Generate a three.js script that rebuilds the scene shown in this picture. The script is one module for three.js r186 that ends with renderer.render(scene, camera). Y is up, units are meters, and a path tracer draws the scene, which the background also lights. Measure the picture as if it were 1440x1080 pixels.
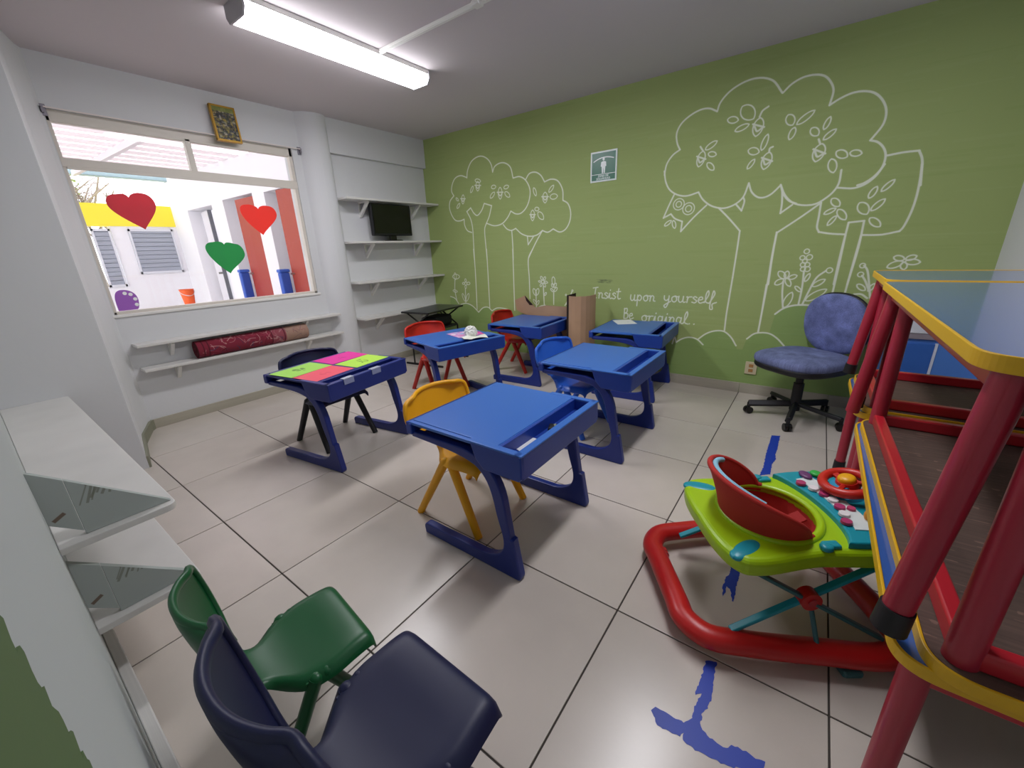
import * as THREE from 'three';
import { RoundedBoxGeometry } from 'three/addons/geometries/RoundedBoxGeometry.js';
import { mergeGeometries } from 'three/addons/utils/BufferGeometryUtils.js';
import { RectAreaLightUniformsLib } from 'three/addons/lights/RectAreaLightUniformsLib.js';

// ---------------------------------------------------------------- camera, sky, lamp light, exposure
const scene = new THREE.Scene();
const camera = new THREE.PerspectiveCamera(87.24, 1440 / 1080, 0.005, 80);
camera.position.set(2.784, 1.2314, 3.7357);
camera.rotation.order = 'YXZ';
camera.rotation.set(-0.32357, 0.64274, -0.0397);
scene.background = new THREE.Color(0.93, 0.96, 1.0);           // bright overcast sky over the courtyard
scene.backgroundIntensity = 3.0;
const LAMP = { color: 0xfbfaff, intensity: 24, glow: 13 };
const renderer = new THREE.WebGLRenderer({ antialias: true });
renderer.toneMapping = THREE.LinearToneMapping;
renderer.toneMappingExposure = 1.0;
renderer.shadowMap.enabled = true;
RectAreaLightUniformsLib.init();
for (const x of [0.21, 2.3]) {                                  // under the two ceiling lamps, facing the floor
  const l = new THREE.RectAreaLight(LAMP.color, LAMP.intensity, 0.17, 1.16);
  l.position.set(x, 2.372, 1.885); l.rotation.x = -Math.PI / 2; scene.add(l);
}

// ---------------------------------------------------------------- helpers
let seed = 7;
const rnd = () => { seed = (seed * 1664525 + 1013904223) >>> 0; return seed / 4294967296; };
const rr = (a, b) => a + (b - a) * rnd();
const V = (x, y, z) => new THREE.Vector3(x, y, z);
const used = {};
function numbered(n) { const k = used[n] = (used[n] ?? -1) + 1; return k ? n + '_' + String(k).padStart(3, '0') : n; }
function shade(o) { o.castShadow = o.receiveShadow = true; return o; }
function obj(name, g, m, parent, pos, rot) {
  const gs = [].concat(g), o = shade(new THREE.Mesh(gs.length > 1 ? mergeGeometries(gs.map(flat)) : gs[0], m));
  o.name = parent ? name : numbered(name);
  if (pos) o.position.set(...pos);
  if (rot) o.rotation.set(...rot);
  (parent ?? scene).add(o);
  return o;
}
function flat(g) {                                              // same attributes, no index: mergeable
  const h = g.index ? g.toNonIndexed() : g.clone();
  for (const k of Object.keys(h.attributes)) if (!['position', 'normal', 'uv'].includes(k)) h.deleteAttribute(k);
  if (!h.attributes.uv) h.setAttribute('uv', new THREE.BufferAttribute(new Float32Array(h.attributes.position.count * 2), 2));
  h.groups = [];
  h.clearGroups();
  return h;
}
function tag(o, label, category, group) { Object.assign(o.userData, { label, category }); if (group) o.userData.group = group; return o; }
function thing(name, label, category, pos = [0, 0, 0], turn = 0, group) {
  const o = new THREE.Group(); o.name = numbered(name); o.position.set(...pos); o.rotation.y = turn; scene.add(o);
  return tag(o, label, category, group);
}
function struct(name, g, m, parent) { const o = obj(name, g, m, parent); if (!parent) o.userData.kind = 'structure'; return o; }
function structGroup(name) { const o = new THREE.Group(); o.name = numbered(name); o.userData.kind = 'structure'; scene.add(o); return o; }
function dup(src, label, pos, turn) {
  const c = src.clone(); c.name = numbered(src.name.replace(/_\d{3}$/, '')); scene.add(c);
  c.userData = { ...src.userData, label }; c.position.set(...pos); c.rotation.y = turn; return c;
}
const bx = (w, h, d, x = 0, y = 0, z = 0, r = 0) => (r ? new RoundedBoxGeometry(w, h, d, 2, Math.min(r, w / 2.01, h / 2.01, d / 2.01)) : new THREE.BoxGeometry(w, h, d)).translate(x, y, z);
function span(x0, x1, y0, y1, z0, z1, r = 0) { return bx(x1 - x0, y1 - y0, z1 - z0, (x0 + x1) / 2, (y0 + y1) / 2, (z0 + z1) / 2, r); }
function bar(a, b, r, r2 = r, n = 14) {                         // a round bar from a to b
  const A = V(...a), B = V(...b), d = B.clone().sub(A), g = new THREE.CylinderGeometry(r2, r, d.length(), n);
  g.applyQuaternion(new THREE.Quaternion().setFromUnitVectors(V(0, 1, 0), d.clone().normalize()));
  return g.translate(...A.add(B).multiplyScalar(0.5).toArray());
}
function slab(a, b, w, t, r = 0.003) {                          // a flat bar from a to b, w wide and t thick
  const A = V(...a), B = V(...b), d = B.clone().sub(A), g = bx(w, d.length(), t, 0, 0, 0, r);
  g.applyQuaternion(new THREE.Quaternion().setFromUnitVectors(V(0, 1, 0), d.clone().normalize()));
  return g.translate(...A.add(B).multiplyScalar(0.5).toArray());
}
const curve = (pts, closed = false, t = 0.5) => new THREE.CatmullRomCurve3(pts.map((p) => V(...p)), closed, 'catmullrom', t);
const pipe = (pts, r, n = 40, closed = false, k = 10) => new THREE.TubeGeometry(curve(pts, closed), n, r, k, closed);
function poly(pts) { const s = new THREE.Shape(); for (let i = 0; i < pts.length; i += 2) i ? s.lineTo(pts[i], pts[i + 1]) : s.moveTo(pts[0], pts[1]); s.closePath(); return s; }
function ext(shape, depth, bevel = 0, seg = 8, bs = 2) {
  return new THREE.ExtrudeGeometry(shape, { depth: depth - 2 * bevel, bevelEnabled: bevel > 0, bevelThickness: bevel, bevelSize: bevel, bevelOffset: -bevel, bevelSegments: bs, curveSegments: seg }).translate(0, 0, bevel);
}
function hash(x, y, s) { let h = Math.imul(x, 374761393) + Math.imul(y, 668265263) + Math.imul(s, 974634777) | 0; h = Math.imul(h ^ (h >>> 13), 1274126177); return ((h ^ (h >>> 16)) >>> 0) / 4294967296; }
function vnoise(x, y, per, s) {                                 // tiling value noise
  const X = Math.floor(x), Y = Math.floor(y), f = x - X, g = y - Y, u = f * f * (3 - 2 * f), v = g * g * (3 - 2 * g), m = (a) => ((a % per) + per) % per;
  const a = hash(m(X), m(Y), s), b = hash(m(X + 1), m(Y), s), c = hash(m(X), m(Y + 1), s), d = hash(m(X + 1), m(Y + 1), s);
  return a + (b - a) * u + (c - a) * v + (a - b - c + d) * u * v;
}
function tex(n, f, srgb, repeat = [1, 1]) {                     // f(u, v) -> grey 0..1 or [r, g, b] 0..1
  const d = new Uint8Array(n * n * 4);
  for (let j = 0; j < n; j++) for (let i = 0; i < n; i++) {
    const c = f(i / n, j / n), o = (j * n + i) * 4;
    for (let k = 0; k < 3; k++) d[o + k] = Math.max(0, Math.min(255, 255 * (c.length ? c[k] : c)));
    d[o + 3] = 255;
  }
  const t = new THREE.DataTexture(d, n, n); t.wrapS = t.wrapT = THREE.RepeatWrapping; t.magFilter = THREE.LinearFilter; t.repeat.set(...repeat);
  if (srgb) t.colorSpace = THREE.SRGBColorSpace;
  t.needsUpdate = true; return t;
}
const std = (color, roughness = 0.5, extra = {}) => new THREE.MeshStandardMaterial({ color, roughness, ...extra });
const phys = (color, roughness = 0.5, extra = {}) => new THREE.MeshPhysicalMaterial({ color, roughness, ...extra });
function canvasTex(w, h, draw) {
  const c = document.createElement('canvas'); c.width = w; c.height = h; draw(c.getContext('2d'), w, h);
  const t = new THREE.CanvasTexture(c); t.colorSpace = THREE.SRGBColorSpace; t.magFilter = THREE.LinearFilter; return t;
}
const fbm = (u, v, p, s) => 0.55 * vnoise(u * p, v * p, p, s) + 0.3 * vnoise(u * p * 2, v * p * 2, p * 2, s + 1) + 0.15 * vnoise(u * p * 4, v * p * 4, p * 4, s + 2);
function boxUV(g) {                                             // uv in metres from position and normal
  const h = g.index ? g.toNonIndexed() : g, p = h.attributes.position, n = h.attributes.normal, uv = new Float32Array(p.count * 2);
  for (let i = 0; i < p.count; i++) {
    const a = Math.abs(n.getX(i)), b = Math.abs(n.getY(i)), c = Math.abs(n.getZ(i));
    const [s, t] = b >= a && b >= c ? [p.getX(i), p.getZ(i)] : a >= c ? [p.getZ(i), p.getY(i)] : [p.getX(i), p.getY(i)];
    uv[2 * i] = s; uv[2 * i + 1] = t;
  }
  h.setAttribute('uv', new THREE.BufferAttribute(uv, 2)); return h;
}

// ---------------------------------------------------------------- materials
const stucco = tex(256, (u, v) => fbm(u, v, 16, 3), false);
const mottle = tex(256, (u, v) => { const k = 0.93 + 0.07 * fbm(u, v, 6, 11); return [k, k, k]; }, true);
const M = {
  wall: std(0xd9dadc, 0.85, { bumpMap: stucco, bumpScale: 0.0012 }),
  ceiling: std(0xd0c8cb, 0.9, { bumpMap: stucco, bumpScale: 0.0008 }),
  trimTile: std(0xb9b3a2, 0.45, { map: mottle }),
  whitePaint: std(0xe9e8e4, 0.5),
  shelfWhite: std(0xe4e2de, 0.42, { map: mottle }),
  greyPaint: std(0x9ba3a0, 0.65, { map: mottle }),
  beigeFrame: std(0xd9d2c8, 0.5),
  blackPlastic: std(0x14141a, 0.5),
  black: std(0x0b0b0d, 0.35),
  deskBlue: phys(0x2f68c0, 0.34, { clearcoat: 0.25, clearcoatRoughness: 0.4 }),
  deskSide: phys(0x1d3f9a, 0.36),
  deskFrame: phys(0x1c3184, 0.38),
  deskNavy: phys(0x202f7d, 0.36),
  red: phys(0xc4281d, 0.35), yellow: phys(0xf4ae12, 0.36), navy: phys(0x161a44, 0.4), navyChair: phys(0x131a42, 0.45), green: phys(0x0f5a30, 0.36), chairBlue: phys(0x2c68d6, 0.34),
  tubeRed: phys(0xa8243a, 0.4, { clearcoat: 0.3 }), frameRed: phys(0xb81d2c, 0.38, { clearcoat: 0.3 }), edgeYellow: std(0xe0b01c, 0.4), laminate: phys(0x3c62b0, 0.14, { clearcoat: 0.6, clearcoatRoughness: 0.08 }),
  laminateEdge: std(0x2c4fa8, 0.4),
};

// ---------------------------------------------------------------- the room
const H = 2.467, XW = -1.225, XN = -1.21, XR = 3.64, ZF = 3.7545;
{ // floor: 0.6 m tiles in the photograph's grid, dark joints between
  const floor = structGroup('floor');
  obj('joint_bed', span(XW - 0.1, XR + 0.1, -0.12, -0.0035, -0.1, ZF + 0.1), std(0x453f3b, 0.9), floor);
  const shades = [0xd3c9bf, 0xd5ccc2, 0xd0c6bc, 0xd7cdc3];
  const mats = shades.map((c) => phys(c, 0.26, { map: tex(128, (u, v) => { const k = 0.95 + 0.05 * fbm(u, v, 4, c & 255); return [k, k, k]; }, true), clearcoat: 0.2, clearcoatRoughness: 0.3 }));
  const geos = {};
  for (let i = -3; i < 6; i++) for (let j = -1; j < 6; j++) {
    const x0 = Math.max(0.6 * i, XW), x1 = Math.min(0.6 * i + 0.6, XR), z0 = Math.max(0.2508 + 0.6 * j, 0), z1 = Math.min(0.8508 + 0.6 * j, ZF);
    if (x1 - x0 < 0.02 || z1 - z0 < 0.02) continue;
    const w = x1 - x0 - 0.005, d = z1 - z0 - 0.005, k = w.toFixed(3) + d.toFixed(3);
    geos[k] ??= new RoundedBoxGeometry(w, 0.012, d, 1, 0.0018);
    obj('tile', geos[k], mats[Math.floor(rnd() * 4)], floor, [(x0 + x1) / 2, -0.006, (z0 + z1) / 2]);
  }
}
struct('ceiling', boxUV(span(XW - 0.15, XR + 0.12, H, H + 0.14, -0.12, ZF + 0.12)), M.ceiling);

// window wall: openings framed by wall pieces, rounded pilaster to the right, splayed corner to the left
const WZ0 = 1.56, WZ1 = 3.085, WY0 = 0.885, WY1 = 2.165, WT = 0.15;
{
  const pil = new THREE.Shape();                                // plan of the rounded pilaster (x across, -z along)
  pil.moveTo(XW - 0.02, -1.50); pil.bezierCurveTo(XW + 0.02, -1.46, XW + 0.085, -1.44, XW + 0.105, -1.34); pil.bezierCurveTo(XW + 0.11, -1.27, XW + 0.09, -1.225, XW + 0.05, -1.215); pil.lineTo(XW - 0.14, -1.215); pil.lineTo(XW - 0.14, -1.50); pil.closePath();
  const corner = poly([XW - 0.15, -3.09, XW, -3.09, XW + 0.04, -3.115, -0.93, -3.21, -0.85, -3.225, -0.45, -3.295, -0.45, -(ZF + 0.12), XW - 0.15, -(ZF + 0.12)]);
  const up = (s) => ext(s, H, 0, 12).rotateX(-Math.PI / 2);
  struct('wall_left', [
    span(XW - WT, XW, 0, WY0, WZ0, WZ1), span(XW - WT, XW, WY1, H, WZ0, WZ1), span(XW - WT, XW, 0, H, 1.21, WZ0), span(XW - WT, XW, 0, H, WZ1, 3.12),
    span(XN - WT - 0.015, XN, 0, H, -0.12, 1.23), span(XN - 0.02, XN + 0.045, 2.17, H, 0, 1.225), up(pil), up(corner),
  ].map(boxUV), M.wall);
}
struct('wall_right', boxUV(span(XR, XR + 0.12, 0, H, -0.12, ZF + 0.12)), M.wall);
const wallFront = structGroup('wall_front');
struct('wall_face', boxUV(span(XW - 0.15, XR, 0, H, ZF, ZF + 0.12)), std(0xbfc5c3, 0.85, { bumpMap: stucco, bumpScale: 0.0006 }), wallFront);
{ // green brush-edged paint at the right of that wall
  const p = [2.603, 0.0]; for (let y = 0.01; y < 1.6; y += 0.004) p.push(2.6 + rr(-0.006, 0.006) + 0.004 * Math.sin(y * 40), y);
  p.push(2.6, 1.6, 2.75, 1.6, 2.75, 0);
  struct('paint_patch', ext(poly(p), 0.0008).translate(0, 0, ZF - 0.0008), std(0x60794a, 0.8, { map: mottle }), wallFront);
}
// baseboards
struct('baseboard_left', [span(XW, XW + 0.012, 0, 0.075, 1.43, 3.08, 0.003), span(XN, XN + 0.012, 0, 0.075, 0.012, 1.2, 0.003)], M.trimTile);
struct('baseboard_corner', ext(poly([XW, -3.09, XW + 0.012, -3.075, XW + 0.045, -3.1, -0.92, -3.198, -0.45, -3.283, -0.45, -3.295, -0.85, -3.225, -0.93, -3.21, XW + 0.04, -3.115]), 0.075).rotateX(-Math.PI / 2), std(0x8f907c, 0.5, { map: mottle }));
{ const b = structGroup('baseboard_back'); for (const x of [-1.2, -0.6, 0, 0.6, 1.2, 1.8, 2.4, 3.0]) obj('tile', span(x + 0.001, Math.min(x + 0.599, XR), 0, 0.085, 0, 0.011, 0.002), M.trimTile, b); }
struct('baseboard_front', span(-0.44, XR, 0, 0.07, ZF - 0.029, ZF - 0.0005, 0.004), M.shelfWhite);

// ---------------------------------------------------------------- green wall with the white line mural
// strokes, leaves (end, end, width over length) and rings, in millimetres on the wall from its left foot
const STROKES = [
  [683,2005,591,2034,505,2015,451,1948,439,1887,468,1839],[468,1839,401,1787,384,1719,410,1640,464,1577,541,1566,602,1579],[686,1999,701,2067,764,2149,853,2183,928,2178,1000,2137,1040,2080,1053,2012],[1053,2012,1082,2059,1156,2083,1226,2072,1286,2027,1316,1924],
  [1316,1924,1398,1927,1470,1886,1520,1796,1511,1706,1468,1629,1398,1582,1335,1582,1273,1613],[1273,1613,1227,1553,1151,1498,1045,1482,931,1515],[931,1515,975,1582,1017,1688],[1017,1688,915,1719],
  [915,1719,871,1651,803,1605,757,1631,713,1691],[713,1691,652,1657],[652,1657,702,1573,722,1485,723,1344,720,1128],[716,1247,722,1025,712,549],
  [931,1515,903,1463,905,1278,913,1125],[912,1241,914,969,913,572],[602,1579,604,1515,641,1454,705,1430],[1470,1890,1517,1939,1588,1944,1651,1908,1694,1845],
  [1694,1845,1768,1860,1840,1838,1894,1756,1900,1660],[1900,1660,1953,1627,1984,1547,1973,1461,1925,1394,1864,1375,1789,1407],[1789,1407,1726,1380,1662,1399],[1662,1399,1595,1360,1500,1352,1405,1380,1329,1438],
  [1329,1438,1271,1422,1214,1439,1165,1486],[1276,1420,1283,1265,1282,1119],[1280,1230,1279,917,1278,568],[1662,1399,1580,1287,1487,1138],
  [1537,1222,1484,1134,1488,919,1491,709],[1476,1353,1484,1269],[1484,1269,1555,1350],[571,1800,641,1792],
  [584,1789,602,1768,626,1784],[795,1913,879,1903],[811,1901,834,1879,861,1896],[1101,1812,1180,1805],
  [1116,1799,1140,1774,1164,1795],[1660,1715,1736,1708],[1675,1704,1698,1682,1721,1699],[1513,1561,1579,1556],
  [1526,1550,1546,1528,1566,1547],[278,689,353,667,414,602],[447,597,540,613,636,588,733,515],[733,515,809,572,886,582,944,544],
  [944,544,1021,579,1109,582,1194,569],[380,909,364,764,384,643],[542,793,533,625],[1570,785,1573,616],
  [1665,840,1674,642],[1792,781,1791,658],[1927,654,1973,727,2007,797],[1521,614,1572,605,1637,635,1687,643],
  [3203,2147,3145,2177,3083,2180,3001,2150,2947,2107,2922,2051,2932,1981,2957,1932],[2957,1932,2905,1901,2863,1843,2850,1765],[2847,1792,2866,1709,2903,1646,2970,1602,3040,1588,3128,1606],[3128,1606,3162,1554,3218,1506,3278,1480,3335,1473,3401,1494,3449,1538,3476,1632],
  [3476,1632,3503,1569,3547,1530,3585,1524,3627,1540,3682,1596],[3682,1596,3706,1536,3749,1486,3794,1464],[3681,1599,3716,1529,3772,1472,3836,1450,3907,1452,3959,1484,3995,1522,4015,1569,4015,1651],[3203,2147,3217,2197,3269,2254,3340,2289,3412,2302,3479,2293,3542,2261,3605,2179],
  [3609,2177,3652,2217,3711,2242,3778,2242,3828,2224,3864,2188,3891,2132,3885,2049],[3885,2049,3935,2076,3995,2094,4056,2090,4109,2067,4156,2015,4181,1956,4180,1889,4134,1806],[4134,1806,4172,1790,4207,1753,4226,1706,4222,1642,4193,1593,4149,1558,4116,1547],[4231,1656,4199,1591,4156,1550,4102,1532,4016,1543],
  [3289,1477,3372,1394,3458,1299],[3458,1299,3457,1202,3451,947],[3938,1457,3841,1376,3705,1273],[3705,1273,3700,1158,3703,900],
  [3703,1257,3700,1103,3694,824,3685,524],[3703,1277,3697,1083,3700,897],[3445,778,3441,658,3442,517],[3690,788,3689,672,3686,522],
  [3452,1537,3462,1512,3451,1444],[3451,1444,3408,1493],[3697,1556,3707,1470,3707,1407],[3707,1407,3771,1458],
  [3451,947,3445,778],[3700,897,3701,1006],[3691,896,3690,788],[2942,1609,2905,1526,2868,1433],
  [2868,1433,2927,1460],[2927,1460,2962,1423,3023,1396],[3023,1396,3019,1318],[3019,1318,3109,1420,3197,1504],
  [3451,2019,3525,1988],[3464,2001,3484,1969,3509,1983],[3090,1865,3156,1837],[3101,1848,3116,1819,3141,1832],
  [3537,1792,3606,1760],[3549,1775,3565,1744,3590,1756],[3487,2058,3501,2092,3534,2112],[3578,1821,3580,1846,3597,1853],
  [3130,1899,3109,1929],[3839,1801,3910,1764],[3851,1783,3869,1751,3894,1761],[3870,1832,3859,1857],
  [4229,1705,4310,1712,4379,1711],[4408,1632,4416,1556,4420,1446,4413,1355,4393,1268,4381,1248],[4379,1711,4402,1662,4416,1579,4425,1513],[4381,1248,4296,1231,4200,1233],
  [4102,1242,4023,1251,3957,1265],[3957,1265,3942,1295,3940,1369,3938,1457],[4101,907,4104,1108,4112,1317],[4112,1317,4192,1323],
  [4192,1323,4193,1157,4177,908],[4109,1237,4108,1021,4104,802],[4193,1233,4184,1054,4174,832],[3796,923,3803,835,3822,728],
  [3913,995,3920,874,3917,758],[3939,752,3965,854,3996,953,4042,1001],[3781,676,3826,720,3885,746,3945,752,4000,751,4049,739],[3032,361,3049,422,3065,378],
  [3065,378,3113,414,3170,433,3236,422,3289,379],[3244,422,3302,476,3369,507,3437,509,3494,468,3543,397],[3614,462,3660,508,3713,522,3768,517,3819,486,3873,432],[3779,674,3824,718,3877,743,3937,753,3991,752],
  [4316,817,4294,909,4265,1008,4245,1034],[4293,883,4268,935,4246,968],[4227,841,4264,842,4301,816]
];
const LEAVES = [
  [504,1703,552,1751,0.45],[499,1813,535,1781,0.5],[728,1846,769,1908,0.4],[802,1963,882,1943,0.45],[1025,1869,1088,1868,0.6],[1003,1765,1067,1817,0.45],
  [1192,1846,1257,1854,0.55],[1204,1803,1266,1752,0.55],[1566,1806,1592,1729,0.4],[1742,1748,1798,1804,0.4],[1754,1703,1840,1704,0.6],[1613,1576,1676,1505,0.6],
  [1574,1610,1626,1603,0.7],[612,1836,599,1741,0.5],[840,1948,832,1852,0.6],[1142,1856,1139,1741,0.5],[1699,1752,1697,1654,0.6],[1548,1602,1545,1499,0.5],
  [341,932,462,935,0.5],[388,980,387,897,0.5],[330,764,405,753,0.4],[499,851,540,858,0.6],[572,852,626,859,0.6],[554,910,558,870,0.7],
  [549,834,550,793,0.7],[486,732,526,637,0.35],[593,735,543,638,0.35],[1539,816,1569,743,0.5],[1602,818,1573,744,0.5],[1536,700,1571,648,0.4],
  [1606,692,1576,638,0.4],[1604,895,1641,890,0.5],[1678,891,1720,881,0.5],[1636,946,1654,906,0.6],[1691,941,1672,906,0.6],[1647,875,1628,839,0.6],
  [1671,875,1689,835,0.6],[1701,779,1678,747,0.5],[1756,821,1788,791,0.5],[1833,833,1798,792,0.5],[1787,942,1792,862,0.5],[1768,872,1786,832,0.5],
  [1822,878,1800,832,0.5],[1945,665,1996,708,0.4],[2882,1370,2935,1409,0.4],[2951,1408,2969,1345,0.45],[3280,2079,3353,2062,0.6],[3339,1995,3427,2023,0.4],
  [3368,2145,3451,2053,0.7],[3147,1903,3225,1950,0.4],[3171,1872,3229,1857,0.6],[3171,1808,3223,1753,0.5],[3443,1854,3515,1831,0.65],[3529,1841,3555,1939,0.35],
  [3453,1730,3493,1789,0.4],[3494,2051,3479,1937,0.6],[3134,1895,3109,1789,0.55],[3581,1821,3559,1713,0.6],[3660,2037,3696,1970,0.7],[3719,1969,3809,2035,0.35],
  [3711,1953,3690,1882,0.5],[3807,1930,3852,1882,0.7],[3878,1911,3902,1981,0.4],[3885,1850,3945,1902,0.4],[3969,1767,4032,1727,0.65],[4042,1749,4105,1736,0.6],
  [3949,1726,3975,1640,0.55],[3883,1827,3863,1721,0.65],[3994,1477,4043,1426,0.6],[3966,1382,4027,1413,0.4],[3998,1306,4038,1366,0.35],[4040,1405,4092,1337,0.5],
  [4148,1438,4199,1364,0.65],[4190,1462,4219,1529,0.45],[4245,1497,4298,1560,0.35],[4215,1384,4273,1450,0.4],[4218,1338,4280,1282,0.5],[3745,900,3797,937,0.6],
  [3757,995,3805,944,0.6],[3813,998,3808,944,0.6],[3827,945,3876,966,0.6],[3811,945,3845,887,0.5],[3828,728,3864,844,0.4],[3930,924,3951,981,0.4],
  [3876,888,3918,849,0.4],[3980,890,4047,940,0.4],[3955,785,4067,871,0.35],[4231,908,4280,869,0.5],[4297,863,4323,916,0.4],[4385,1087,4440,1072,0.6],
  [4446,1072,4495,1092,0.6],[4364,1022,4438,1057,0.5],[4446,1057,4519,1053,0.5],[4439,1054,4451,1007,0.7]
];
const RINGS = [
  [556,852,19],[1659,890,16],[2012,807,8],[1938,761,8],[2984,1530,43],[2984,1530,22],[3064,1490,45],[3064,1490,24],
  [3908,1136,16],[3889,1092,15],[3930,1095,18],[3907,1068,14],[3899,1043,15],[3926,1043,15],[3904,1012,15],[3931,1012,17],
  [4061,1003,18],[4237,1034,15],[4237,975,16]
];

// handwriting: each letter's pen strokes on a body one unit high
const PEN = {
  I: [0.75, [0, 1.75, 0.7, 1.9], [0.4, 1.82, 0.3, 0.9, 0.28, 0.02], [0.05, 0.02, 0.5, 0.06]],
  B: [0.85, [0.15, 1.8, 0.1, 0], [0.1, 1.65, 0.5, 1.8, 0.5, 1.15, 0.15, 0.95, 0.65, 0.85, 0.6, 0.15, 0.1, 0]],
  n: [0.8, [0, 0.9, 0.12, 0.95, 0.1, 0], [0.1, 0.5, 0.35, 0.97, 0.55, 0.8, 0.55, 0.1, 0.75, 0.05]],
  s: [0.6, [0.5, 0.85, 0.3, 1, 0.1, 0.8, 0.3, 0.55, 0.5, 0.3, 0.3, 0, 0, 0.1]],
  i: [0.5, [0, 0.1, 0.2, 0.95, 0.2, 0.2, 0.32, 0, 0.5, 0.15], [0.26, 1.4, 0.28, 1.5]],
  t: [0.6, [0.3, 1.75, 0.2, 0.3, 0.3, 0, 0.55, 0.1], [0, 1.2, 0.55, 1.28]],
  u: [0.85, [0.05, 1, 0.03, 0.3, 0.2, 0, 0.45, 0.2, 0.55, 1, 0.53, 0.2, 0.62, 0, 0.8, 0.1]],
  p: [0.8, [0.1, 1, 0.05, -0.9], [0.08, 0.6, 0.35, 1, 0.6, 0.6, 0.4, 0.05, 0.12, 0.2]],
  o: [0.8, [0.4, 1, 0.1, 0.75, 0.1, 0.25, 0.35, 0, 0.6, 0.3, 0.55, 0.8, 0.4, 1, 0.78, 0.85]],
  y: [0.85, [0.05, 1, 0.08, 0.4, 0.3, 0.2, 0.55, 0.5], [0.6, 1, 0.5, -0.4, 0.25, -1, 0.08, -0.7, 0.8, 0.1]],
  r: [0.65, [0.05, 0.9, 0.15, 0.95, 0.12, 0], [0.13, 0.5, 0.3, 0.9, 0.6, 0.95]],
  e: [0.7, [0.05, 0.45, 0.5, 0.65, 0.42, 0.97, 0.2, 0.9, 0.06, 0.4, 0.25, 0, 0.68, 0.2]],
  l: [0.55, [0, 0.1, 0.4, 1.5, 0.32, 2, 0.14, 1.5, 0.18, 0.2, 0.5, 0.02]],
  f: [0.75, [0, 0.1, 0.45, 1.6, 0.32, 2, 0.2, 1.3, 0.12, -0.9, 0.35, -0.9, 0.3, -0.1, 0.7, 0.2]],
  g: [0.8, [0.5, 0.9, 0.2, 1, 0.05, 0.5, 0.25, 0.1, 0.5, 0.4, 0.55, 1], [0.55, 1, 0.5, -0.5, 0.25, -1, 0.1, -0.6, 0.75, 0.1]],
  a: [0.82, [0.55, 0.9, 0.2, 1, 0.05, 0.4, 0.3, 0, 0.55, 0.5], [0.58, 1, 0.55, 0.2, 0.65, 0, 0.8, 0.1]],
  '.': [0.5, [0.1, 0.05, 0.14, 0.1]],
};
const BACK = [XN - 0.001, XR];                                   // the wall from left to right
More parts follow.
